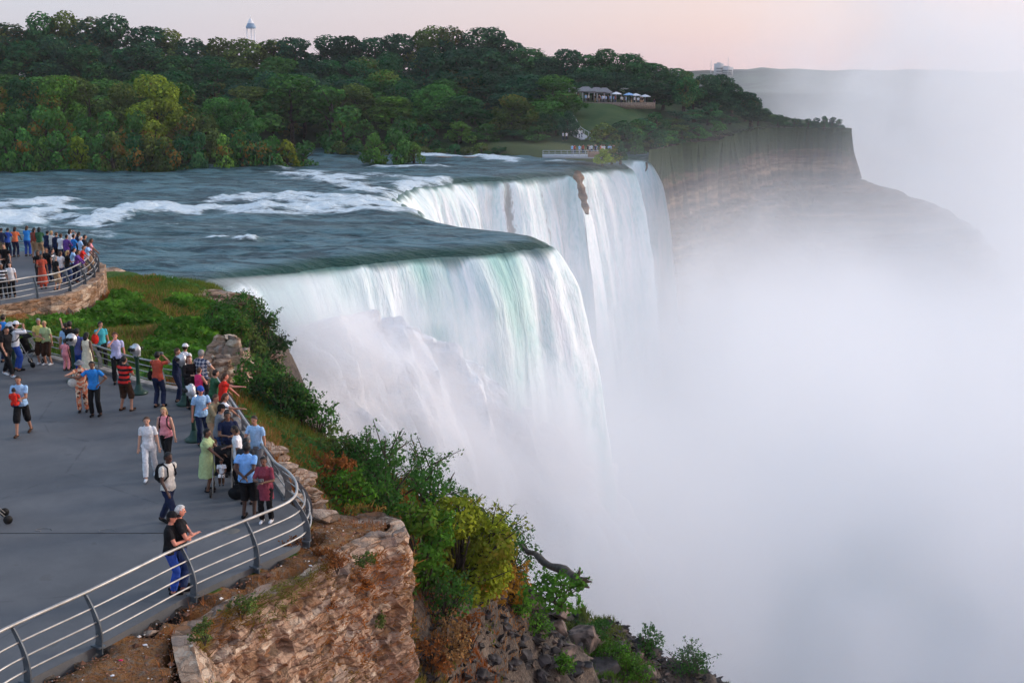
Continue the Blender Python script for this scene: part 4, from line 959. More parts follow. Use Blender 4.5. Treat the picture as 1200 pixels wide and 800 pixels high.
    for s in (-1, 1): idx[isf & (np.hypot(fh[:, 0]-s*.030*hs, fh[:, 2]-.008*hs) < .012*hs) & (fh[:, 1] > .05)] = 1
    idx[isf & (np.abs(fh[:, 0]) < .024*hs) & (np.abs(fh[:, 2]+.056*hs) < .009*hs) & (fh[:, 1] > .05)] = 2
    if loc is not None: x, y, z = loc
    root = mesh_np('person', V, [F_], [skinm(skin), m_eye, m_lip], midx=idx, loc=(x, y, z)); root.rotation_euler = (0, 0, -R(yaw)); root.scale = (S_,)*3
    tag(root, label, 'child' if child else 'person', group)
    is_t = (bn == 'torso') | (bn == 'neck') & (zu < 1.475)
    sl = {'none': -1, 'short': .62, 'half': .9, 'long': 2}[sleeve]
    hem = .86 if not skirt else .98
    K = is_t | ((bn == 'pelvis') & (zu > hem)) | ((bn == 'upperarm') & (bt_ < sl)) | ((bn == 'forearm') & (sl > 1.5) & (bt_ < .93)) | ((bn == 'thigh') & (zu > hem+.02) & (zu < 1.2))
    K &= (zu < 1.475)
    off = .011+.012*wr*(zu < 1.35)+.014*sst(1.2, .9, zu)+.006*(bn == 'upperarm')*np.clip(bt_, 0, 1)
    sub(V, F_, K, np.maximum(off, .006), Nn, 'shirt', cloth(top), root)
    zl = V[:, 2]
    if legs != 'none':
        mx_ = {'long': 3.0, 'short': 1.0, 'mid': 1.2}[legs]
        K2 = (bn == 'pelvis') & (zu < .99) | (bn == 'thigh') & ((bt_ < mx_-.12) if legs == 'short' else True) | (bn == 'shin') & ((bt_ < .95) if legs == 'long' else (bt_ < .30) if legs == 'mid' else False)
        o2 = .014+.010*np.abs(wr)+(.028*np.clip(bt_, 0, 1)*(bn == 'thigh') if legs != 'long' else .012*(bn == 'shin'))+(.02*(bn == 'shin') if legs == 'mid' else 0)
        sub(V, F_, K2, o2*np.ones(len(V)), Nn, 'shorts' if legs != 'long' else 'trousers', cloth(bot), root)
    if skirt:
        n = 26; rr = []
        z0, z1 = 1.0, skirt
        zs_ = np.linspace(z0, z1, 9)
        for zz in zs_:
            t = (z0-zz)/(z0-z1); w = .155*fat+.07*t+.02
            for a in np.arange(n)/n*2*math.pi: q = w*(1+.06*math.sin(a*7+px)*t); rr.append((q*math.cos(a), q*.85*math.sin(a)+.0, zz))
        mesh_np('skirt', rr, [grid_faces(9, n, True)], cloth(bot), root)
    sub(V, F_, bn == 'foot', .010, Nn, 'shoes', cloth(shoes), root)
    if hair:
        K3 = (bn == 'head') & ((hl_[:, 2] > .055*hs) | (hl_[:, 1] < -.005) & (hl_[:, 2] > -.075) & (np.abs(hl_[:, 0]) < .2) | (hl_[:, 1] < .035) & (hl_[:, 2] > .02)) & ~((hl_[:, 1] > .06) & (hl_[:, 2] < .07*hs))
        h_ = sub(V, F_, K3, .016+.006*wr, Nn, 'hair', hairm(hair), root)
        if long: mm = MB(); mm.ell(hp((0,-.075,-.08)), (.085,.045,.13), 12, 9, Mh); mm.build('hair', hairm(hair), root)
    if hat:
        mm = MB(); prof = [(.0,.135),(.05,.128),(.085,.09),(.099,.045),(.101,.03)]
        n = 18; Vv = [hp((r*hs*math.cos(a), r*hs*1.08*math.sin(a), zz*hs)) for r, zz in prof for a in np.arange(n)/n*2*math.pi]
        mm.add(Vv, grid_faces(len(prof), n, True))
        if hat[1] == 'brim': Vv = [hp((r*math.cos(a), r*1.08*math.sin(a), zz)) for r, zz in ((.10,.05),(.165,.02),(.163,.012),(.09,.03)) for a in np.arange(n)/n*2*math.pi]; mm.add(Vv, grid_faces(4, n, True))
        else: mm.ell(hp((0,.115,.045)), (.07,.075,.012), 12, 6, Mh)
        mm.build('hat', cloth(hat[0]), root)
    root['_hc'] = 0; del root['_hc']
    return root, hp, up, x, y
def held(name, root, mb_fn, mat, label, cat, S_=1.):
    """a carried thing, placed in the carrier's frame but standing as its own object"""
    mb = MB(); mb_fn(mb); o = mb.build(name, mat); o.location = root.location; o.rotation_euler = root.rotation_euler; o.scale = root.scale; tag(o, label, cat); return o
def backpack(root, colr, label):
    def f(mb): mb.ell((0,-.20,1.20), (.15,.10,.22), 14, 10); mb.ell((0,-.29,1.12), (.10,.05,.11), 12, 8)
    b = held('backpack', root, f, cloth(colr), label, 'backpack')
    for s in (-1, 1): MB().tube([(s*.09,-.14,1.38),(s*.10,-.02,1.475),(s*.10,.12,1.40),(s*.115,.15,1.22),(s*.15,.02,1.08),(s*.12,-.14,1.04)], .020, 6).build('strap', cloth(colr), b)
    return b
def bag(root, colr, label, at=(.24,.05,.78), strap=True, size=(.15,.07,.14)):
    def f(mb): mb.ell(at, size, 14, 9)
    b = held('shoulder_bag', root, f, cloth(colr), label, 'bag')
    if strap: MB().tube([(at[0],at[1],at[2]+size[2]*.8),(at[0]*.95,.0,1.25),(at[0]*.55,-.01,1.45),(at[0]*.9,-.08,1.2),(at[0],at[1]-.05,at[2]+size[2]*.8)], .012, 5).build('strap', cloth(colr), b)
    return b
def camera_thing(root, hnd, label):
    def f(mb): mb.box(hnd, (.12,.06,.075)); mb.tube([(hnd[0],hnd[1]+.02,hnd[2]),(hnd[0],hnd[1]+.08,hnd[2])], .028, 10)
    return held('camera', root, f, plain('camera_body', (.10,.10,.11), .4), label, 'camera')
def P_(*a, **k): return person(*a, **k)[0]
Gp = 'people on the viewing plaza'
dad = P_(28,509,178,'man in a pale shirt and black shorts carrying a small child in red', top='lightblue', bot='black', legs='mid', arms=('hold','hold'), skin='mid', hair='dark', stance='walk', H=1.78, group=Gp, shoes='brown', vox=.013)
P_(0,0,178+175,'small child in a red top carried by the man in black shorts', loc=(dad.location.x-.06, dad.location.y-.33, .50), top='red', bot='navy', H=1.0, child=True, arms=('front','front'), seat=True, skin='mid', group=Gp)
P_(177,560,172,'woman in white t-shirt and white trousers walking towards the camera', top='white', bot='white', H=1.68, stance='walk', female=True, hair='brown', skin='light', group=Gp, shoes='white', vox=.013)
w = P_(197,546,186,'blond woman in pale pink top and black shorts with backpack straps', top='pink', bot='black', legs='mid', H=1.66, stance='walk2', female=True, hair='blond', long=True, sleeve='none', skin='light', group=Gp, vox=.013)
backpack(w, 'black', 'black backpack worn by the blond woman in black shorts')
w = P_(200,616,120,'man in a white t-shirt and jeans carrying a black backpack, walking right', top='offwhite', bot='darkjeans', H=1.80, stance='walk', skin='dark', hair='black', arms=('swingf','swingb'), group=Gp, vox=.013)
backpack(w, 'black', 'black backpack on the man in the white t-shirt and jeans')
w = P_(213,690,75,'white-haired man in a black shirt close behind the man in a black cap', top='black', bot='jeans', H=1.80, skin='red', hair='white', arms=('front','cross'), fat=1.15, group=Gp, vox=.013)
w = P_(203,694,85,'man in a black cap and black shirt leaning at the foreground railing', top='black', bot='royal', H=1.72, skin='red', hair='dark', hat=('black','cap'), arms=('front','front'), fat=1.08, group=Gp, vox=.013)
bag(w, 'black', 'black holster pouch at the hip of the man in the black cap', at=(-.17,-.05,.93), strap=False, size=(.05,.06,.1))
w = P_(292,606,8,'man in bright blue polo shirt and black shorts, hands behind his back', top='sky', bot='black', legs='mid', H=1.84, skin='dark', hair='black', arms=('behind','behind'), fat=1.1, group=Gp, vox=.013)
w = P_(313,611,185,'woman in a long maroon tunic and black trousers looking at her camera', top='maroon', bot='black', H=1.62, skin='brown', hair='black', arms=('front','front'), sleeve='half', female=True, fat=1.1, skirt=None, group=Gp, shoes='white', vox=.013)
MB().lathe((0,0,.62), [(.20,0),(.18,.2),(.165,.40)], 20).build('tunic', cloth('maroon'), w)
camera_thing(w, (.0,.33,1.19), 'small silver camera held by the woman in the maroon tunic')
w = P_(244,575,95,'woman in a pale green top and long pale green skirt pushing a pushchair', top='palegreen', bot='palegreen', skirt=.42, legs='none', H=1.64, skin='brown', hair='black', arms=('push','push'), female=True, fat=1.15, group=Gp, vox=.013)
P_(282,575,-100,'man in a white and blue t-shirt beside the pushchair', top='white', bot='black', H=1.72, skin='brown', hair='black', arms=('front','down'), hat=None, group=Gp, vox=.014)
P_(270,556,160,'man in a dark navy shirt standing behind the pushchair', top='navy', bot='black', H=1.74, skin='brown', hair='black', arms=('front','front'), group=Gp)
P_(303,562,-160,'man in a light blue shirt at the side railing beyond the blue polo', top='lightblue', bot='grey', H=1.74, skin='mid', hair='dark', arms=('front','down'), group=Gp)
P_(286,592,20,'dark haired man half hidden in front of the blue polo shirt', top='charcoal', bot='black', H=1.66, skin='brown', hair='black', group=Gp, loc=(gz(290,590)[0],gz(290,590)[1],0))
w = P_(238,521,150,'man in a blue cap and light blue shirt beside the coin viewer', top='lightblue', bot='navy', H=1.72, skin='red', hair='brown', hat=('royal','cap'), arms=('down','front'), group=Gp, vox=.014)
P_(250,528,110,'person with brown hair in a grey jacket leaning over the side railing', top='khaki', bot='tan', legs='mid', H=1.66, skin='mid', hair='brown', lean=14, arms=('rail','rail'), sleeve='long', group=Gp)
P_(262,528,80,'person in a white top pointing out over the side railing', top='white', bot='navy', H=1.66, skin='mid', hair='brown', long=True, female=True, lean=10, arms=('point','rail'), group=Gp)
P_(258,546,70,'man in a grey t-shirt wearing a black cap near the side railing', top='grey', bot='jeans', H=1.70, skin='mid', hair='black', hat=('black','cap'), lean=8, arms=('rail','rail'), group=Gp)
P_(268,548,120,'woman in a dark patterned top beyond the green-skirted woman', top='brown', bot='black', H=1.62, skin='mid', hair='dark', female=True, arms=('front','down'), group=Gp)
P_(262,500,75,'woman in a red top stretching an arm out over the corner railing', top='red', bot='charcoal', H=1.66, skin='red', hair='brown', female=True, long=True, lean=10, arms=('point','rail'), group=Gp)
P_(252,497,60,'person in a dark green jacket at the corner railing', top='green', bot='navy', H=1.68, skin='mid', hair='dark', sleeve='long', arms=('rail','rail'), lean=8, group=Gp)
P_(238,477,20,'balding man in a blue plaid shirt at the back corner railing', top='plaid', bot='charcoal', H=1.84, skin='light', hair='grey', arms=('rail','rail'), fat=1.15, group=Gp)
P_(235,486,30,'girl in a hot pink top in front of the plaid shirted man', top='hotpink', bot='navy', H=1.50, skin='red', hair='brown', sleeve='none', arms=('front','front'), female=True, group=Gp)
P_(209,470,95,'man in a navy shirt and jeans at the back railing', top='navy', bot='darkjeans', H=1.74, skin='mid', hair='brown', sleeve='long', arms=('rail','down'), group=Gp)
P_(224,478,140,'woman in black with long dark red hair near the back corner', top='black', bot='black', H=1.70, skin='light', hair='red', long=True, female=True, arms=('front','down'), sleeve='long', group=Gp)
P_(219,463,20,'person in a white cap and white shirt behind the woman in black', top='white', bot='grey', H=1.70, skin='mid', hair='dark', hat=('white','cap'), group=Gp)
w = P_(187,477,15,'man in a rust red t-shirt and jeans lifting a camera to his face', top='rust', bot='darkjeans', H=1.78, skin='mid', hair='black', arms=('camera','camera'), group=Gp, vox=.014)
camera_thing(w, (0,.28,1.62), 'small camera raised by the man in the rust red t-shirt'); bag(w, 'black', 'black bag slung on the left hip of the man in rust red', at=(-.24,.0,.98), size=(.08,.12,.15))
P_(148,481,20,'man in a red and black striped shirt and brown shorts', top='redstripe', bot='brown', legs='mid', H=1.74, skin='mid', hair='black', arms=('front','front'), fat=1.12, stance='wide', group=Gp, vox=.014, shoes='brown')
P_(113,487,178,'man in a bright blue t-shirt and black trousers with his hand on his hip', top='blue', bot='black', H=1.74, skin='brown', hair='black', arms=('out','hip'), group=Gp, vox=.014)
w = P_(98,482,170,'woman in an orange flowered outfit and grey hat pointing left', top='floral', bot='floral', H=1.64, skin='mid', hair='dark', hat=('grey','brim'), arms=('point','out'), female=True, fat=1.1, group=Gp, vox=.014)
bag(w, 'offwhite', 'pale handbag hanging beside the woman in orange flowers', at=(.26,.08,1.0))
P_(139,449,165,'man in a lilac white shirt holding a hand to his face', top='lilac', bot='black', H=1.78, skin='red', hair='brown', arms=('face','down'), group=Gp, vox=.014)
w = P_(121,431,150,'woman in a teal top with a red bag by the back railing', top='teal', bot='black', H=1.70, skin='mid', hair='black', female=True, arms=('face','down'), look=-30, group=Gp)
bag(w, 'red', 'red bag carried by the woman in the teal top', at=(.22,.10,1.12), size=(.13,.09,.20))
P_(104,445,20,'woman with bare shoulders in a long cream skirt', top='cream', bot='cream', skirt=.3, legs='none', H=1.66, skin='brown', hair='black', long=True, female=True, sleeve='none', group=Gp)
P_(93,444,10,'man in a purple-blue t-shirt seen from behind', top='violetblue', bot='royal', H=1.76, skin='mid', hair='black', arms=('front','front'), fat=1.15, group=Gp)
P_(85,433,0,'man in black lifting one arm over the back railing', top='black', bot='black', H=1.74, skin='mid', hair='dark', arms=('front','pointup'), sleeve='long', group=Gp)
P_(78,434,10,'small child in a pink top standing by the back railing', top='pink', bot='pink', H=1.12, child=True, skin='mid', hair='dark', group=Gp)
P_(81,431,340,'woman in a pale blue dress at the back railing', top='lightblue', bot='lightblue', skirt=.5, legs='none', H=1.62, skin='mid', hair='dark', female=True, group=Gp)
P_(50,426,180,'man in a yellow shirt and brown shorts leaning on the back railing', top='yellow', bot='brown', legs='mid', H=1.68, skin='mid', hair='grey', arms=('hold','hold'), group=Gp, shoes='white')
P_(57,427,195,'woman in a pale green shirt beside the man in yellow', top='palegreen', bot='brown', legs='mid', H=1.62, skin='mid', hair='blond', arms=('hold','down'), female=True, group=Gp, shoes='white')
w = P_(21,434,60,'man in white cap and white shirt wearing a black backpack', top='white', bot='royal', H=1.76, skin='mid', hair='dark', hat=('white','cap'), arms=('camera','camera'), sleeve='long', group=Gp)
backpack(w, 'black', 'large black backpack on the man in the white cap')
P_(11,441,120,'man in a black t-shirt striding right in white shoes', top='black', bot='black', H=1.76, skin='mid', hair='black', stance='walk', group=Gp, shoes='white', arms=('swingf','swingb'))
P_(2,436,110,'man in a black t-shirt at the left edge of the photo', top='black', bot='charcoal', H=1.76, skin='mid', hair='black', stance='walk2', group=Gp)
P_(7,424,20,'person in a bright blue shirt behind the striding man', top='blue', bot='navy', H=1.74, skin='mid', hair='dark', group=Gp)
# crowd on the far terrace
Gt = 'people on the far terrace'
T_L = [  # px, py, yaw, top, bottom, height, arms, hair, extra words
 (3,303,0,'navy','khaki',1.74,'rail','dark','in navy at the river railing by the left edge'),(19,301,0,'orange','navy',1.72,'rail','dark','in a red-orange shirt at the river railing'),(33,300,0,'blue','royal',1.74,'rail','brown','in bright blue at the river railing'),
 (41,302,10,'brownred','tan',1.72,'rail','dark','in a brown-red shirt beside the person in dark green'),(48,303,350,'green','tan',1.78,'rail','black','in a dark green shirt and tan shorts at the river railing'),(56,306,20,'navy','navy',1.70,'rail','black','in navy right of the dark green shirt'),
 (62,306,30,'offwhite','grey',1.70,'front','blond','fair-haired in off-white on the far terrace'),(68,309,20,'navy','black',1.74,'front','brown','in navy behind the purple top'),(73,310,30,'white','navy',1.70,'front','brown','in white left of the purple top'),
 (80,312,30,'purple','navy',1.72,'front','black','in a purple top in the crowd'),(84,305,20,'white','jeans',1.76,'camera','dark','in white at the river railing lifting a camera'),(88,311,40,'blue','navy',1.70,'front','dark','in blue right of the purple top'),
 (92,308,40,'navy','black',1.72,'rail','black','in navy near the terrace corner'),(96,314,60,'lightblue','white',1.72,'front','white','white-haired in light blue near the corner'),(101,313,60,'charcoal','black',1.76,'front','black','in charcoal at the terrace corner'),
 (106,318,70,'pink','tan',1.76,'rail','brown','in pink against the corner of the curved railing'),(47,333,150,'black','black',1.70,'front','black','in long black beside the orange dress'),(51,338,150,'rust','rust',1.70,'front','black','in a long rust orange dress on the far terrace'),
 (58,330,200,'black','navy',1.74,'front','dark','in black facing the orange dress'),(67,340,30,'black','tan',1.68,'down','grey','in black top and tan shorts by the curved railing'),(73,333,20,'white','jeans',1.66,'front','brown','in white right of the tan shorts'),
 (63,329,80,'bwstripe','jeans',1.62,'down','dark','in stripes between the black shirts'),(81,333,60,'black','jeans',1.70,'front','blond','fair-haired in black and jeans at the curved railing'),(86,329,70,'lightblue','navy',1.70,'rail','dark','in light blue at the curved railing'),
 (91,331,80,'purple','navy',1.66,'rail','brown','in purple bending over the curved railing'),(97,325,80,'red','grey',1.64,'rail','brown','in red at the curved railing'),(103,322,80,'lightblue','khaki',1.72,'rail','brown','in pale blue near the end of the curved railing'),
 (8,326,175,'black','black',1.78,'down','black','in black standing alone on the terrace pavement'),(15,348,170,'white','black',1.64,'down','black','in a white t-shirt by the curved railing'),(5,350,170,'bwstripe','black',1.66,'down','grey','in a black and white striped shirt by the curved railing'),
 (-2,330,90,'orange','navy',1.70,'front','brown','cut by the left edge on the far terrace'),(10,302,10,'royal','navy',1.70,'rail','black','in royal blue at the river railing')]
for px, py, yaw, a, b, h, ar, hr, txt in T_L:
    fem = random.random() < .4
    person(px, py, yaw, ('woman ' if fem else 'person ')+txt, top=a, bot=b, H=h, arms=(ar, ar if ar != 'front' else 'down'), hair=hr, skin=random.choice(['light','mid','mid','brown']), female=fem, legs='mid' if b in ('tan','khaki') else 'long', skirt=.25 if a == b == 'rust' else None, lean=12 if ar == 'rail' else 3, long=fem, group=Gt, vox=.024, sleeve='long' if a in ('purple','navy','green') else 'short')
# ================================================================== PUSHCHAIRS
def pushchair(px, py, yaw, label, col='black'):
    x, y, _ = gz(px, py); r_ = empty('pushchair', (x, y, 0), -R(yaw)); r_.scale = (1.12,)*3; tag(r_, label, 'pushchair', 'pushchairs')
    for s in (-1, 1):
        MB().tube([(s*.22,.30,.10),(s*.22,.02,.45),(s*.22,-.32,1.02)], .015, 6).build('frame', m_steel, r_); MB().tube([(s*.22,-.28,.10),(s*.22,.10,.55)], .015, 6).build('frame', m_steel, r_)
        for yy in (.30, -.28):
            w_ = MB(); w_.tube([(s*.22+.03*s,yy,.10),(s*.22+.065*s,yy,.10)], .10, 16); w_.build('wheel', m_black, r_)
    m = MB(); m.box((0,-.02,.48), (.36,.30,.05), 0, .15); m.build('seat', cloth(col), r_); MB().box((0,-.20,.72), (.36,.05,.50), 0, .35).build('backrest', cloth(col), r_)
    V = [(.19*c_s, -.28+.26*math.sin(b)*1.0, .92+.0+.16*math.cos(b)) for b in np.linspace(-.6, 1.35, 8) for c_s in (-1, -.5, 0, .5, 1)]
    mesh_np('canopy', V, [grid_faces(8, 5)], cloth(col), r_); MB().tube([(-.22,-.32,1.02),(.22,-.32,1.02)], .016, 6).build('handle', m_black, r_); return r_
pc_ = pushchair(262, 577, 172, 'black pushchair with a baby pushed by the woman in pale green')
P_(0,0,172,'baby in a white top sitting in the black pushchair', loc=(pc_.location.x, pc_.location.y-.06, .10), top='white', bot='brown', H=.80, child=True, arms=('lap','lap'), seat=True, skin='brown', hair='black', group=Gp)
pushchair(37, 428, 110, 'empty black pushchair parked beside the man in yellow')
pushchair(-9, 612, 60, 'pushchair mostly out of frame with a black wheel at the left edge')
x, y, _ = gz(279, 583); bb = MB(); bb.ell((0,0,.17), (.24,.14,.18), 14, 9); bb.ell((.03,.02,.30), (.14,.10,.12), 12, 7); b = bb.build('bag', cloth('black'), None, loc=(x, y-.1, 0)); tag(b, 'black bag standing on the pavement between the pushchair and the blue polo man', 'bag')
MB().tube([(-.1,0,.33),(-.06,0,.48),(.08,0,.48),(.12,0,.33)], .014, 6).build('handle', cloth('black'), b)
x, y, _ = gz(273, 572); bb = MB(); bb.ell((0,0,.42), (.15,.10,.10), 12, 8); b = bb.build('bag', cloth('orange'), None, loc=(x+.15, y+.1, .0)); tag(b, 'small orange bag hanging behind the pushchair', 'bag')
# ================================================================== FOAM AT THE FOOT OF THE NEAR FALLS
pxcr = 600+F*crest[:, 0]/(crest[:, 1]*cP+(CAMH-ZR)*sP)
i1 = np.argmin(np.abs(cs-t_bay)); sel = np.arange(0, i1+30, 2)
Cf = crest[sel]; Nf = smn(cn2[sel], 61); sf = cs[sel]
topd = np.interp(pxcr[sel], [250,285,320,380,430,470,520,570,610,640], [9,5.0,4.4,4.4,5.2,8.0,12,16,22,28])
prof_o = np.array([2.2,4.0,6.0,8.0,10.5,13.5,17,21,26,32]); prof_d = np.array([3.0,.4,0,1.5,5.0,10,17,26,36,50])
tt_ = np.linspace(0, 1, 110); po = np.interp(tt_, np.linspace(0, 1, 10), prof_o); pd = np.interp(tt_, np.linspace(0, 1, 10), prof_d)
Sg, Tg = np.meshgrid(sf, tt_); O = np.repeat(po[:, None], len(sf), 1); Dd = topd[None]*1.0+pd[:, None]
qx = Cf[:, 0][None]+Nf[:, 0][None]*O; qy = Cf[:, 1][None]+Nf[:, 1][None]*O; qz = ZR-Dd
bl = lambda s: .25+1.3*np.abs(n3(qx, qy, qz*.6, s, 2))
lump0 = ((bl(.08)-.6)*2.4+(bl(.2)-.6)*1.5+(bl(.5)-.6)*.75+(bl(1.1)-.6)*.4)
T_ = Tg*9; cs3 = lambda s, k, z_: np.abs(n3(Sg, T_*k, z_, s, 3))
lump = (lump0*.2+(cs3(.16, 1.0, 0)-.25)*3.4+(cs3(.45, 1.3, 5)-.25)*1.5+(cs3(1.2, 1.3, 9)-.25)*.55)
O2 = O+lump*sst(0, .2, Tg); qz = qz+lump*.45*sst(0, .15, Tg)
qx = Cf[:, 0][None]+Nf[:, 0][None]*O2; qy = Cf[:, 1][None]+Nf[:, 1][None]*O2
qz = np.maximum(qz, ZG-1)
tag(mesh_np('foam', np.stack([qx, qy, qz], -1).reshape(-1, 3), [grid_faces(110, len(sf))[:, ::-1]], m_foam), kind='stuff')
# soft spray round the foam
def s_dens(x, y, z, c):
    n1 = noise(.10, c, 5, .6, .3); top = (x+17).max(0.)*-1.0-6.4; side = (x*.08+92.)
    # apron distance from the foam: highest at the sheet, falling towards the viewer
    hgt = top+(y-101-(x*.12))*.9+(n1-.5)*9.
    return ((z-hgt)*-1).mr(-2.0, 3.0)*.20*n1.mr(.38, .60, .12, 1.5)
m_spray = mist_mat('spray', s_dens, rate=.8)
spray = prism([(-27,84),(-10,82),(8,88),(12,104),(6,116),(-2,112),(-26,101)], ZG+.6, -6.2, 'spray', m_spray)
# ================================================================== ROCKS
def pillar(name, r, h, seed, mat, loc, asp=1.3):
    zs = np.r_[np.linspace(0, 1, 34), [1.0, 1.0]]; n = 44; A, Zz = np.meshgrid(np.arange(n)/n*2*math.pi, zs); sh_ = np.ones_like(Zz); sh_[-2] = .6; sh_[-1] = .15
    P = np.stack([np.cos(A), np.sin(A), Zz*h/r*.7], -1)
    rr = r*(1.0-.22*Zz+.42*fbm(P*1.1+seed, 3)+.16*np.abs(fbm(P*3+seed, 2))); st_ = np.floor(Zz*7+fbm(P*.9+seed*2, 2)*1.5); hsh = np.sin(st_*91.7+np.floor(A*2.1+st_)*37.1)*43758.5; rr = rr*(1+.16*(hsh-np.floor(hsh)-.5))*sh_
    top = h*(Zz+(Zz > .8)*.13*fbm(P*1.7+seed*3, 3)); V = np.stack([rr*np.cos(A)*asp, rr*np.sin(A), top-.15*h], -1).reshape(-1, 3)
    return mesh_np(name, V, [grid_faces(len(zs), n, True)], mat, None, False, loc)
m_pale = rubble('pale_limestone', sc=1.4); m_boul = plain('dark_boulder', (.034,.032,.034), .8, var=.7, scale=1.6, bd=.08); m_boul2 = plain('brown_boulder', (.13,.095,.078), .85, var=.5, scale=2, bd=.08)
def surf(px, py, z0=-3.):
    """first terrain hit along the pixel's ray"""
    a, b = ray(px, py); D = np.arange(20, 100, .25); zz = near_z((a*D)[None], D[None])[0][0]; hit = (CAMH+b*D) < zz
    if not hit.any(): D0 = (z0-CAMH)/b; return a*D0, D0, z0
    D0 = D[np.argmax(hit)]; return a*D0, D0, float(zz[np.argmax(hit)])
for i, (px, py, s, lab) in enumerate([(268,448,(.95,.9,1.55),'tall pinkish limestone outcrop standing behind the back corner of the plaza'),(252,452,(.75,.8,1.0),'lower limestone outcrop left of the tall pinkish outcrop'),(283,440,(.6,.7,1.1),'weathered limestone shoulder right of the tall outcrop'),(322,432,(.5,.7,.9),'limestone block in the cliff bushes above the falls'),(245,347,(1.3,.8,.25),'flat stone ledge near the tip of the grassy bluff'),(262,354,(1.1,.8,.35),'broken stone ledge at the rim of the grassy bluff')]):
    x, y, z = surf(px, py); tag(pillar('rock_outcrop', s[0]*.95, s[2]*1.4, 70+i, m_pale, (x, y, z-.1), 1.0 if i < 4 else 1.9), lab, 'rock')
r_ = np.random.default_rng(3)
for i in range(46):
    t = r_.uniform(0, 1); px = np.interp(t, [0,.3,.6,1], [272,305,345,372])+r_.uniform(-9, 12); py = np.interp(t, [0,.3,.6,1], [488,530,572,605])+r_.uniform(-9, 9)
    x, y, z = surf(px, py); s = r_.uniform(.18, .62)
    if inside(np.array([x]), np.array([y]), plaza_in)[0]: continue
    tag(rock_mesh('stone_slab', (s, s*.7, s*.32), 200+i % 7, m_pale, (x, y, z+.02), r_.uniform(0, 3), 2, .8), 'pale broken stone slab on the bank just outside the side railing', 'rock', 'stone slabs on the bank')
big = [(690,755,2.0,0,'large brown slanting boulder in the middle of the talus slope'),(655,742,1.3,0,'brown boulder up left of the largest boulder on the talus'),(700,790,1.8,1,'broad dark boulder at the bottom of the talus'),(665,775,.9,0,'small brown boulder below the largest one'),(625,705,1.1,0,'brown boulder under the orange bush'),
       (655,722,1.2,0,'thin brown slab lying on the upper talus'),(668,695,.8,0,'squarish boulder on the skyline beside the fallen trunk'),(757,790,1.1,0,'brown boulder low on the right edge of the talus'),(725,765,1.0,1,'dark boulder right of the largest boulder'),(745,770,.9,0,'brown boulder in the grass near the talus rim')]
for i, (px, py, s, k, lab) in enumerate(big):
    x, y, z = surf(px, py)
    while z == -3.: py += 4; x, y, z = surf(px, py)
    tag(rock_mesh('boulder', (s*.62, s*.5, s*.30), 300+i, m_boul if k else m_boul2, (x, y, z+.15), r_.uniform(0, 3), 3, .7), lab, 'boulder')
for i in range(110):
    px, py = r_.uniform(555, 790), r_.uniform(680, 800)
    if py < 640+(px-600)*.62 or (px < 590 and r_.random() < .5): continue
    x, y, z = surf(px, py)
    if z == -3.: continue
    s = r_.uniform(.10, .36)*(1.2 if px < 680 else .9); dk = px < 700 and py > 715
    tag(rock_mesh('boulder', (s, s*.8, s*.6), 320+i % 11, m_boul if (dk or r_.random() < .4) else m_boul2, (x, y, z+.05), r_.uniform(0, 3), 2, .7), ('dark' if dk else 'small')+' loose rock strewn '+('low on the talus slope' if dk else 'high on the talus slope'), 'rock', 'loose rocks on the talus')
# scree between the boulders
def scree(n, cond, smin, smax, cols, seed, name):
    rg = np.random.default_rng(seed); x = rg.uniform(-4, 18, n); y = rg.uniform(36, 80, n); z, dp, dt, dl = near_z(x[None], y[None]); z = z[0]; k = cond(x, y, z)&(dl[0] < -.3); x, y, z = x[k], y[k], z[k]; n = len(x)
    O = np.array([(1,0,0),(-1,0,0),(0,1,0),(0,-1,0),(0,0,.6),(0,0,-.6),(.6,.6,.35),(-.6,.6,.3),(-.6,-.6,.35),(.6,-.6,.3)]); Fq = np.array([(0,6,4),(6,2,4),(2,7,4),(7,1,4),(1,8,4),(8,3,4),(3,9,4),(9,0,4),(6,0,5),(2,6,5),(7,2,5),(1,7,5),(8,1,5),(3,8,5),(9,3,5),(0,9,5)])
    s = (rg.uniform(0, 1, n)**2.5*(smax-smin)+smin)[:, None, None]; P = O[None]*rg.uniform(.6, 1.35, (n, 10, 1))*s*np.stack([rg.uniform(.6, 1.3, n), rg.uniform(.5, 1.1, n), rg.uniform(.4, 1, n)], -1)[:, None]
    an = rg.uniform(0, 6.28, n); ca, sa = np.cos(an)[:, None], np.sin(an)[:, None]; P = np.stack([P[..., 0]*ca-P[..., 1]*sa, P[..., 0]*sa+P[..., 1]*ca, P[..., 2]+P[..., 0]*rg.normal(0, .4, (n, 1))], -1)
    V = (P+np.stack([x, y, z+.03], -1)[:, None]).reshape(-1, 3); ff = (Fq[None]+np.arange(n)[:, None, None]*10).reshape(-1, 3)
    w = rg.random((n, 1)); cc = (np.array(cols[0])*(1-w)+np.array(cols[1])*w)*rg.uniform(.6, 1.4, (n, 1))
    m, t, o = newmat(name+'_stone'); nz = noise(6, None, 4, .7); bsdf(o, mixc(nz.mr(.3, .7), (0,0,0), vcol()), .85, nz, .6, .05, spec=.2)

    tag(mesh_np(name, V, [ff], m, col=np.repeat(cc, 10, 0), smooth=False), kind='stuff')
a = gd(1062, 778, 150); tag(pillar('gorge_rock', 2.2, 5.2, 61, m_wet, (a[0], a[1], a[2]-1.5), 1.2), 'large dark rock dimly seen through the mist at lower right', 'rock')
scree(16000, lambda x, y, z: (z < -7.5) & (n3(x, y, 2, .25, 3) < .12), .05, .42, ((.035,.034,.038), (.085,.078,.075)), 41, 'scree')
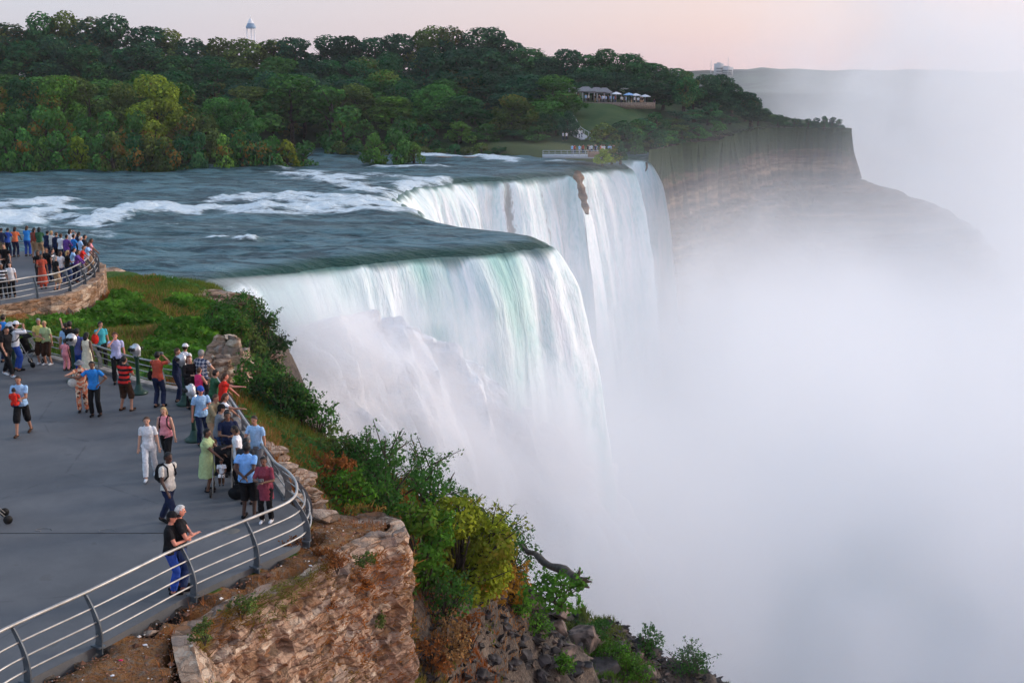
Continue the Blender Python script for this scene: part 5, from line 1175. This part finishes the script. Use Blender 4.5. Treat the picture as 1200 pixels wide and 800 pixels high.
scree(5000, lambda x, y, z: (z < -7.5) & (n3(x, y, 5, .3, 3) > .0), .05, .35, ((.12,.085,.068), (.20,.15,.12)), 43, 'broken_rock')
# fallen trunk
a = np.array(surf(604,662)); b_ = np.array(surf(676,692)); a[2] += 1.0; b_[2] += .3
mb = MB().tube([a+(b_-a)*t+np.array((.05*math.sin(t*9),.06*math.cos(t*13),.06*math.sin(t*17))) for t in np.linspace(0, 1, 14)], [.07+.09*t+.02*math.sin(t*25) for t in np.linspace(0, 1, 14)], 9)
for q_, rr_ in (((.35,.1,-.25),.09),((.3,-.25,.2),.07),((.1,.3,.25),.06),((.4,-.1,.02),.07)): mb.tube([b_-(b_-a)*.03, b_+np.array(q_)*.5, b_+q_], [rr_*1.4,rr_,.02], 6)
tag(mb.build('fallen_trunk', m_bark), 'grey fallen tree trunk slanting down to the skyline of the talus', 'tree trunk')
# ================================================================== FOREGROUND SHRUBS
def shrub(px, py, w, h, hue, label, name='shrub', leaf=.15, dens=60, D=None, seed=None, aut=0., depth=None, nl=12, pointed=True, lift=0., grp=None, low=.1):
    sd = seed or int(px*7+py); rg = np.random.default_rng(sd)
    x, y, z = surf(px, py) if D is None else gd(px, py, D)
    z += lift; root = empty(name, (x, y, z)); tag(root, label, 'shrub', grp)
    lobes = []
    for k in range(nl):
        hh_ = rg.uniform(low, .9); r = w*.5*math.sqrt(rg.uniform(.05, 1))*math.sin(math.pi*min(1, (hh_+.25)/1.2))*.85; an = rg.uniform(0, 6.28)
        lobes.append(((math.cos(an)*r, math.sin(an)*r*(depth or .8), hh_*h), tuple(w*rg.uniform(.15, .25)*np.array((1, 1, .8)))))
    V, f, tt = crown_np(lobes, dens, leaf, rg, pointed, .62, .55)
    # loose sprays sticking out
    tw_ = MB(); LP = []
    for k in range(int(10+w*5)):
        c, rr = lobes[rg.integers(nl)]; d = rg.normal(size=3); d[2] = abs(d[2])*1.1+.2; d /= np.linalg.norm(d); p0 = np.array(c); p1 = p0+d*rr[0]*rg.uniform(1.2, 2.1)
        tw_.tube([p0*.3, p0, p1], [.012*w,.008*w,.003*w], 4); n_ = 16; tq = rg.uniform(.35, 1.02, n_)[:, None]; LP.append(p0+(p1-p0)*tq+rg.normal(0, .025*w, (n_, 3)))
    LP = np.vstack(LP); V2, f2 = leaves(LP, rg.normal(size=LP.shape)+(0,0,.5), leaf*.9, rg, .6, pointed)
    t2 = np.repeat(np.c_[rg.uniform(.2, .9, len(LP)), rg.uniform(0, 1, len(LP)), np.zeros(len(LP))], 4, 0)
    c = mesh_np('foliage', np.vstack([V, V2]), [f, f2+len(V)], m_leaf, root, col=np.vstack([tt, t2]), smooth=False)
    for k in range(5): an = k*1.3; tw_.tube([(0,0,-min(.4,.12*w)),(math.cos(an)*w*.1,math.sin(an)*w*.1,h*.3),(math.cos(an)*w*.25,math.sin(an)*w*.2,h*.65)], [.018*w,.014*w,.005*w], 5)
    tw_.build('branches', m_bark, root)
    q = PAL[hue]; c.color = (*q, aut); return root
PAL.update({'bright green': (.085,.22,.03), 'lime green': (.26,.33,.035), 'amber': (.46,.25,.035), 'rust': (.28,.11,.04), 'bottle green': (.062,.175,.040), 'straw': (.30,.18,.08), 'dark green': (.030,.080,.030)})
shrub(455,592,3.6,2.2,'bottle green','dark green shrub on the rim left of the yellow-green maple', dens=70)
shrub(505,606,3.8,2.8,'bottle green','broad green shrub with a ragged top behind the yellow-green maple', dens=70, aut=.5)
shrub(565,650,3.4,2.6,'bottle green','green shrub leaning over the talus right of the yellow-green maple', dens=60, aut=.5)
shrub(598,672,2.6,2.2,'bottle green','thin sprawling green shrub above the fallen trunk', dens=35, aut=.4)
shrub(538,705,4.0,3.9,'lime green','yellow-green maple in front of the wall corner', name='young_maple', leaf=.2, dens=90, aut=.5, lift=.3, nl=18)
shrub(498,700,3.0,3.6,'bright green','fresh green maple sapling close against the rubble wall', name='young_maple', leaf=.2, dens=60, aut=.2, lift=.2)
shrub(520,735,2.6,1.9,'bottle green','dark green shrub low under the yellow-green maple', dens=55)
shrub(596,706,2.3,1.5,'amber','orange leaved shrub at the top of the talus', leaf=.19, dens=45, aut=1.)
shrub(570,716,1.8,1.3,'amber','smaller orange leaved shrub left of the larger one', leaf=.18, dens=40, aut=1.)
shrub(628,742,1.8,.9,'bright green','bright green low shrub among the dark rocks', dens=60)
shrub(610,726,1.4,.8,'bright green','small green shrub above the dark rocks', dens=60)
shrub(655,708,2.0,.7,'bright green','low green growth on the skyline below the trunk', dens=60)
shrub(715,772,2.4,.8,'bright green','green low growth between the lower boulders', dens=60)
shrub(700,742,2.0,.6,'bottle green','green tuft above the largest boulder', dens=50)
shrub(760,768,1.8,1.6,'bottle green','small dark bush standing alone on the talus rim', dens=50)
shrub(812,795,3.4,1.6,'bottle green','wide grey-green bush at the foot of the talus rim', dens=45)
shrub(740,790,2.4,.9,'bright green','green growth at the bottom edge right of the boulders', dens=55)
shrub(655,790,1.6,.7,'bright green','small green patch between the dark rocks at the bottom edge', dens=55)
shrub(525,780,2.4,1.5,'straw','tuft of dry straw coloured brush below the maple', leaf=.14, dens=40)
shrub(550,770,1.8,1.5,'rust','rust coloured dry brush beside the wall foot', leaf=.14, dens=40)
shrub(505,790,1.8,1.1,'rust','dry rusty brush at the bottom of the wall corner', leaf=.14, dens=40)
for i, (px, py, w, h, hue, lab) in enumerate([(305,470,2.4,1.5,'bottle green','dark bush at the upper end of the hedge along the rim'),(330,487,2.6,1.5,'dark green','second dark bush of the hedge along the rim'),(352,500,2.4,1.5,'bottle green','third bush of the hedge along the rim, topped by twigs'),(372,515,2.0,1.3,'bottle green','bush at the lower end of the hedge along the rim'),
        (298,400,3.0,2.6,'bottle green','dark bush hanging over the cliff above the falls'),(312,425,3.0,2.8,'dark green','dark leafy bush at the outermost cliff edge'),(305,448,2.8,2.2,'dark green','dark bush under the outermost cliff bush'),(285,372,2.8,1.9,'bottle green','green bush on the rim below the tip of the bluff'),(262,395,2.6,1.4,'bottle green','green bush above the tall limestone outcrop'),
        (290,430,2.0,2.0,'olive green','olive bush right of the tall limestone outcrop'),(318,458,2.6,1.6,'bottle green','bush hanging below the hedge over the falls'),(335,470,2.4,1.4,'dark green','bush filling the rim behind the hedge'),(400,545,2.2,1.0,'olive green','olive bush on the rim above the grass bank'),(425,560,2.4,1.5,'bottle green','green bush at the rim left of the shrub thicket'),(405,590,2.2,1.0,'bright green','bright green bush at the back edge of the gravel ledge'),(440,600,2.0,1.1,'bottle green','dark green bush touching the wall top'),(388,560,1.8,.6,'rust','rusty low plants beside the side railing')]):
    shrub(px, py, w, h, hue, lab, leaf=.18 if py < 460 else .15, dens=42 if py < 460 else 55, aut=.25)
# ivy patches on the bluff
def cover(name, n, region, leaf, hue, hfun, seed, aut=0., label=None):
    rg = np.random.default_rng(seed); U = rg.uniform(0, 1, (n, 2)); x = region[0]+(region[1]-region[0])*U[:, 0]; y = region[2]+(region[3]-region[2])*U[:, 1]
    z, dp, dt, dl = near_z(x[None], y[None]); z = z[0]; k = (dp[0] < -.3) & (dt[0] < -1.0) & (dl[0] < 0) & (n3(x, y, seed, .28, 3) > hfun[0]) & (z > -7)
    for m in region[4:]: k &= m(x, y)
    x, y, z = x[k], y[k], z[k]; hgt = hfun[1]*(.4+.6*np.clip(n3(x, y, 1, .6, 3)+.5, 0, 1.3))
    P = np.stack([x, y, z+hgt*rg.uniform(.2, 1, len(x))], -1)
    V, f = leaves(P, rg.normal(size=P.shape)*.6+(0,-.4,1), leaf, rg, .75, True)
    tt = np.repeat(np.c_[np.clip(.45+.9*n3(x, y, 2, .8, 3)+rg.normal(0, .15, len(x)), 0, 1), rg.uniform(0, 1, len(x)), x*0], 4, 0)
    o = mesh_np(name, V, [f], m_leaf, col=tt, smooth=False); o.color = (*PAL[hue], aut); tag(o, kind='stuff'); return o
cover('ivy', 60000, (-22,-9,46,68), .26, 'bright green', (-.15, .55), 4, .15)
cover('ground_cover', 70000, (-34,-14,52,92), .24, 'mid green', (.26, .3), 9, .5)
cover('ground_cover', 34000, (-14,-2,36,52), .15, 'mid green', (.05, .28), 14, .5)
cover('ground_cover', 26000, (-14,-2,36,52), .13, 'rust', (.10, .2), 19, .8)
# grass blades
def blades(name, n, region, hgt, wdt, cols, seed, cond, tall=1.0):
    rg = np.random.default_rng(seed); x = rg.uniform(region[0], region[1], n); y = rg.uniform(region[2], region[3], n)
    z, dp, dt, dl = near_z(x[None], y[None]); z, dp, dt, dl = z[0], dp[0], dt[0], dl[0]; k = cond(x, y, z, dp, dt, dl); x, y, z = x[k], y[k], z[k]; n = len(x)
    m = 3; x = np.repeat(x, m)+rg.normal(0, wdt*2, n*m); y = np.repeat(y, m)+rg.normal(0, wdt*2, n*m); z = np.repeat(z, m)-.02
    h = hgt*rg.uniform(.5, 1.3, n*m)*(.7+.6*np.clip(n3(x, y, 0, .5, 2)+.4, 0, 1)); a = rg.uniform(0, 6.28, n*m); ln = rg.normal(0, .35, (n*m, 2))
    dx, dy = np.cos(a)*wdt, np.sin(a)*wdt
    V = np.stack([np.c_[x-dx, y-dy, z], np.c_[x+dx, y+dy, z], np.c_[x+ln[:, 0]*h, y+ln[:, 1]*h, z+h]], 1).reshape(-1, 3)
    f = np.arange(len(x)*3).reshape(-1, 3)
    w = np.clip(.5+.9*n3(x, y, 3, .22, 3)+rg.normal(0, .12, len(x)), 0, 1)[:, None]; c = np.array(cols[0])*(1-w)+np.array(cols[1])*w; c *= rg.uniform(.7, 1.3, (len(c), 1))
    o = mesh_np(name, V, [f], m_blade, col=np.repeat(c, 3, 0), smooth=False); tag(o, kind='stuff'); return o
m_blade, t, o = newmat('grass_blades'); d_ = t.nodes.new('ShaderNodeBsdfDiffuse'); tr = t.nodes.new('ShaderNodeBsdfTranslucent'); ms_ = t.nodes.new('ShaderNodeMixShader'); ms_.inputs[0].default_value = .3
c = vcol(); t.links.new(c, d_.inputs[0]); t.links.new(c, tr.inputs[0]); t.links.new(d_.outputs[0], ms_.inputs[1]); t.links.new(tr.outputs[0], ms_.inputs[2]); t.links.new(ms_.outputs[0], o.inputs[0])
blades('grass', 60000, (-40,-10,46,96), .34, .035, ((.055,.14,.02), (.17,.19,.035)), 21, lambda x, y, z, dp, dt, dl: (dp < -.4) & (dt < -1.2) & (n3(x, y, 0, .11, 3)*.8+n3(x, y, 5, .5, 3)*.5 > -.62) & (z > -8))
blades('dry_grass', 42000, (-40,-10,46,96), .32, .035, ((.26,.10,.03), (.34,.21,.09)), 22, lambda x, y, z, dp, dt, dl: (dp < -.4) & (dt < -.5) & (n3(x, y, 0, .13, 3) < .10) & (z > -8))
blades('grass', 26000, (-12,2,34,54), .28, .022, ((.06,.13,.02), (.20,.17,.04)), 23, lambda x, y, z, dp, dt, dl: (dp < -.4) & (dl < -.2) & (z > -11) & (n3(x, y, 4, .3, 3) > -.15))
blades('dry_grass', 16000, (-12,3,32,54), .30, .022, ((.26,.085,.025), (.33,.19,.08)), 24, lambda x, y, z, dp, dt, dl: (dp < -.4) & (dl < -.2) & (z > -13) & (n3(x, y, 8, .35, 3) > 0))
blades('grass', 70000, (-2,22,44,84), .30, .03, ((.07,.15,.02), (.16,.17,.05)), 25, lambda x, y, z, dp, dt, dl: (z < -8) & (n3(x, y, 4, .25, 3) > .02))
blades('dry_grass', 9000, (-11,0,16,36), .16, .010, ((.30,.10,.03), (.38,.20,.09)), 26, lambda x, y, z, dp, dt, dl: (dl > .1) & (dp < -.15) & (n3(x, y, 8, .8, 3) > .12))
rgw = np.random.default_rng(77); kk = rgw.integers(0, len(ws), 5200); hw = -rgw.uniform(0, 1, 5200)**1.8*6.5; px_, py_ = Wn[kk, 0], Wn[kk, 1]
okw = n3(ws[kk]*1.0, hw, 3, .8, 3) > .12; kk, hw = kk[okw], hw[okw]; m = 4; kk = np.repeat(kk, m); hw = np.repeat(hw, m)+rgw.normal(0, .03, len(kk)); n = len(kk)
P0 = np.c_[Wn[kk]+Nw[kk]*(.10+rgw.uniform(-.02, .1, (n, 1)))+rgw.normal(0, .04, (n, 2)), hw-.1]; L_ = rgw.uniform(.06, .24, (n, 1)); P1 = P0+np.c_[Nw[kk]*.5+rgw.normal(0, .5, (n, 2)), rgw.uniform(-.2, 1., n)]*L_; sd_ = rgw.normal(size=(n, 3))*.009
V = np.stack([P0-sd_, P0+sd_, P1], 1).reshape(-1, 3); w = np.clip(.5+1.5*n3(ws[kk], hw, 7, .5, 2), 0, 1)[:, None]; cc = (np.array([.34,.13,.035])*(1-w)+np.array([.15,.15,.04])*w)*rgw.uniform(.6, 1.4, (n, 1))
tag(mesh_np('wall_grass', V, [np.arange(n*3).reshape(-1, 3)], m_blade, col=np.repeat(cc, 3, 0), smooth=False), kind='stuff')
# gravel and litter on the ledge
rg = np.random.default_rng(31); n = 26000; x = rg.uniform(-11, 0, n); y = rg.uniform(16, 34, n); z, dp, dt, dl = near_z(x[None], y[None]); k = (dl[0] > .0) & (dp[0] < .0); x, y, z = x[k], y[k], z[0][k]; n = len(x)
s = rg.uniform(.008, .028, n)*(1+2.2*(rg.random(n) < .03)); O8 = np.array([(1,0,0),(-1,0,0),(0,1,0),(0,-1,0),(0,0,.7),(0,0,-.7)]); F8 = np.array([(0,2,4),(2,1,4),(1,3,4),(3,0,4),(2,0,5),(1,2,5),(3,1,5),(0,3,5)])
V = (np.stack([x, y, z+.004], -1)[:, None]+O8[None]*s[:, None, None]*rg.uniform(.6, 1.4, (n, 6, 1))).reshape(-1, 3); f = (F8[None]+np.arange(n)[:, None, None]*6).reshape(-1, 3)
cc = np.where(rg.random((n, 1)) < .06, np.array([[.5,.45,.40]]), np.array([[.17,.085,.055]]))*rg.uniform(.4, 1.8, (n, 1)); m_grav, t, o = newmat('gravel_stones'); bsdf(o, vcol(), .95, spec=.1)
tag(mesh_np('gravel', V, [f], m_grav, col=np.repeat(cc, 6, 0), smooth=False), kind='stuff')
for i, (px, py, s, lab) in enumerate([(178,742,(.16,.12,.06),'flat grey stone on the gravel ledge'),(336,617,(.2,.12,.05),'grey stone slab at the railing end of the ledge'),(273,703,(.10,.08,.05),'pinkish stone by the ledge edge')]):
    x, y, _ = gz(px, py, -.15); tag(rock_mesh('loose_stone', s, 90+i, m_pale, (x, y, -.12), i, 2, .6), lab, 'rock')
for px, py, cname, lab in ((141,774,'hotpink','scrap of pink litter on the gravel ledge'),(132,792,'white','white crumpled paper near the bottom of the gravel ledge'),(364,663,'white','white paper scrap at the lip of the wall'),(170,756,'white','tiny white scrap on the gravel')):
    x, y, _ = gz(px, py, -.15); tag(rock_mesh('litter', (.055,.035,.02), int(px), cloth(cname), (x, y, -.13), 0, 1, .6), lab, 'litter')
# wall plants
for i, (px, py, w_, hue, lab) in enumerate([(395,668,.8,'rust','rusty tuft hanging from the wall lip'),(425,662,.6,'olive green','olive tuft in the wall right of the rusty tuft'),(283,722,.8,'olive green','olive weeds on the wall top near the pilaster'),(240,752,.6,'olive green','weeds beside the wall pilaster'),(345,650,.7,'rust','rust red plant on the gravel ledge near the railing foot'),(356,628,.45,'rust','small rust red plant at the foot of the railing end'),(378,655,.5,'rust','small rusty plant on the ledge lip'),(430,690,.5,'rust','orange weed growing in the wall face'),(385,712,.5,'rust','orange weed low in the middle of the wall'),(447,735,.45,'olive green','small olive weed low right in the wall')]):
    D = gz(px, py, -.3)[1] if py < 670 else None
    if D is None:
        j = np.argmin(np.abs(600+F*WL[:, 0]/(WL[:, 1]*cP+13*sP)-px)+(WL[:, 1] > 29)*50+(WL[:, 1] < 21)*500); D = WL[j, 1]-.18
    shrub(px, py, w_, w_*.6, hue, lab, name='weed', leaf=.06, dens=420, D=D, nl=6)
# doorway in the wall
# ================================================================== CROWDS FAR AWAY, TENTS, DECK
m_tent = plain('tent_canvas', (.24,.24,.25), .9)
protos = []
for i, (a, b) in enumerate((('white','navy'),('navy','black'),('rust','jeans'),('lightblue','grey'),('black','tan'),('offwhite','black'))):
    p = person(0, 0, random.uniform(0, 360), 'tiny', top=a, bot=b, H=1.75, vox=.05, loc=(0, -50, -50)); protos.append(p[0])
used = set()
def tiny(x, y, z, label, group, i=None):
    i = random.randrange(6) if i is None else i; p = protos[i]
    if i not in used: used.add(i); r2 = p
    else:
        r2 = p.copy(); COL.objects.link(r2)
        for ch in p.children: c = ch.copy(); COL.objects.link(c); c.parent = r2
    r2.location = (x, y, z); r2.rotation_euler = (0, 0, random.uniform(0, 6.28)); tag(r2, label, 'person', group)
CN = ['white','navy','rust','light blue','black','off-white']
for k in range(40):
    px = random.uniform(660, 768); x, y, _ = gd(px, 118, random.uniform(301, 307)); i = random.randrange(6)
    tiny(x, y, far_ground(x, y), f'tiny figure in {CN[i]} in the crowd on the lawn terrace', 'crowd on the lawn terrace', i)
for k in range(20):
    px = random.uniform(668, 727); x, y, _ = gd(px, 178, random.uniform(229, 232)); i = random.randrange(6)
    tiny(x, y, -4.3, f'tiny figure in {CN[i]} on the far deck above the falls', 'people on the far deck', i)
for k, (px, py, D) in enumerate([(675,154,262),(679,155,262),(682,154,263),(660,158,258),(664,158,258)]):
    x, y, z = gd(px, py, D); tiny(x, y, far_ground(x, y), 'tiny figure in white on the far stairs', 'people on the far stairs', 0)
for k, (px, w_, lab) in enumerate([(671,5.6,'leftmost white canopy on the lawn terrace'),(686,5.0,'second white canopy from the left on the lawn terrace'),(699,4.4,'third white canopy from the left on the lawn terrace'),(708,4.0,'rightmost white canopy on the lawn terrace')]):
    x, y, _ = gd(px, 115, 309); z = far_ground(x, y); r2 = empty('canopy_tent', (x, y, z)); tag(r2, lab, 'tent', 'white canopies on the lawn terrace')
    for a in (-1, 1):
        for b in (-1, 1): MB().tube([(a*w_*.45, b*1.4, 0), (a*w_*.45, b*1.4, 2.5)], .06, 6).build('pole', m_white, r2)
    mb = MB(); mb.add([(-w_/2,-1.6,2.4),(w_/2,-1.6,2.4),(w_/2,1.6,2.4),(-w_/2,1.6,2.4),(-w_*.15,0,3.5),(w_*.15,0,3.5),(-w_/2,-1.6,2.1),(w_/2,-1.6,2.1),(w_/2,1.6,2.1),(-w_/2,1.6,2.1)], [(0,1,5,4),(2,3,4,5),(6,7,1,0),(7,8,2,1),(8,9,3,2),(9,6,0,3)], [(1,2,5),(3,0,4)]); mb.build('roof', m_tent, r2, smooth=False)
for k, px in enumerate((722, 737, 745, 756)):
    x, y, _ = gd(px, 115, 308); z = far_ground(x, y); r2 = empty('parasol', (x, y, z)); tag(r2, ('first','second','third','fourth')[k]+' small parasol from the left, right of the white canopies', 'parasol', 'parasols on the lawn terrace')
    MB().tube([(0,0,0),(0,0,2.6)], .05, 6).build('pole', m_white, r2); MB().lathe((0,0,2.1), [(1.5,0),(.8,.35),(0,.6)], 12).build('shade', m_white if k != 1 else cloth('lightblue'), r2)
w0, w1 = gd(662,121,300.5), gd(768,121,300.5)
mb = MB(); mb.box(((w0[0]+w1[0])/2, 300.5, 3.0), (w1[0]-w0[0], .5, 1.6)); tag(mb.build('terrace_wall', plain('old_stone', (.20,.16,.13), .9, var=.3)), 'low stone wall along the front of the lawn terrace', 'stone wall')
# far deck
da, db = gd(636,182,229), gd(729,184,227); r2 = empty('viewing_deck', ((da[0]+db[0])/2, 230, -4.6)); tag(r2, 'far viewing deck with a low tan wall above the falls', 'viewing deck')
wd = db[0]-da[0]; MB().box((0,0,0), (wd, 5, .5)).build('floor', m_conc, r2); MB().box((wd*.28,-2.6,.55), (wd*.42, .25, 1.0)).build('parapet', plain('tan_stone', (.40,.25,.18), .9), r2)
mb = MB(); mb.tube([(-wd/2,-2.6,1.25),(wd/2,-2.6,1.25)], .05, 6); mb.tube([(-wd/2,-2.6,.8),(wd/2,-2.6,.8)], .04, 6); [mb.tube([(q,-2.6,.2),(q,-2.6,1.25)], .05, 5) for q in np.linspace(-wd/2, wd/2, 14)]; mb.build('railing', m_conc, r2)
# stairs up the lawn
pts = np.array([gd(690,158,258),gd(682,151,264),(gd(672,146,272)),(gd(664,140,282)),(gd(655,138,288))]); pts[:, 2] = [far_ground(p[0], p[1])+.15 for p in pts]; P = smooth_line(pts, 6); T = np.gradient(P[:, :2], axis=0); T /= np.linalg.norm(T, axis=1)[:, None]; Nn = np.c_[-T[:, 1], T[:, 0], T[:, 0]*0]
mb = MB(); V = np.concatenate([P-Nn*1.5, P+Nn*1.5, P+Nn*1.5-(0,0,.5), P-Nn*1.5-(0,0,.5)]); mb.add(V, grid_faces(4, len(P), False)); r2 = empty('stairway', tuple(P[0])); tag(r2, 'grey stairway with rails climbing the slope left of the lawn', 'stairs')
mb.v[0] = mb.v[0]-P[0]; mb.build('steps', m_conc, r2, smooth=False)
for s in (-1, 1):
    mb = MB().tube(P-P[0]+Nn*1.5*s+(0,0,1.0), .07, 5); [mb.tube([P[k]-P[0]+Nn[k]*1.5*s, P[k]-P[0]+Nn[k]*1.5*s+(0,0,1.)], .05, 4) for k in range(0, len(P), 3)]; mb.build('handrail', m_conc, r2)
# joint, drain and chalk marks of the paving
m_joint = plain('joint_tar', (.045,.046,.05), .8); m_chalk = plain('chalk', (.20,.20,.20), .9)
a, b_ = gz(-60,624.5), gz(205,624.5); mb = MB().box(((a[0]+b_[0])/2, a[1], .004), (b_[0]-a[0], .035, .004)); tag(mb.build('paving_joint', m_joint), kind='structure')
for k, (px, py) in enumerate([(50,621),(124,622),(16,450),(78,457)]):
    x, y, _ = gz(px, py); V = []; mb = MB(); q = [(x+.22*math.cos(t)*(1-.06*t), y+.14*math.sin(t)*(1-.1*t), .005) for t in np.linspace(0, 4.6, 14)]; mb.tube(q, .012, 4); tag(mb.build('pavement_marking', m_chalk), kind='structure')
x, y, _ = gz(272,622); tag(MB().lathe((x, y, .002), [(0,.008),(.17,.008),(.19,.0)], 20).build('drain_cover', plain('worn_iron', (.16,.15,.13), .6)), 'small round drain cover in the paving behind the front railing', 'drain cover')
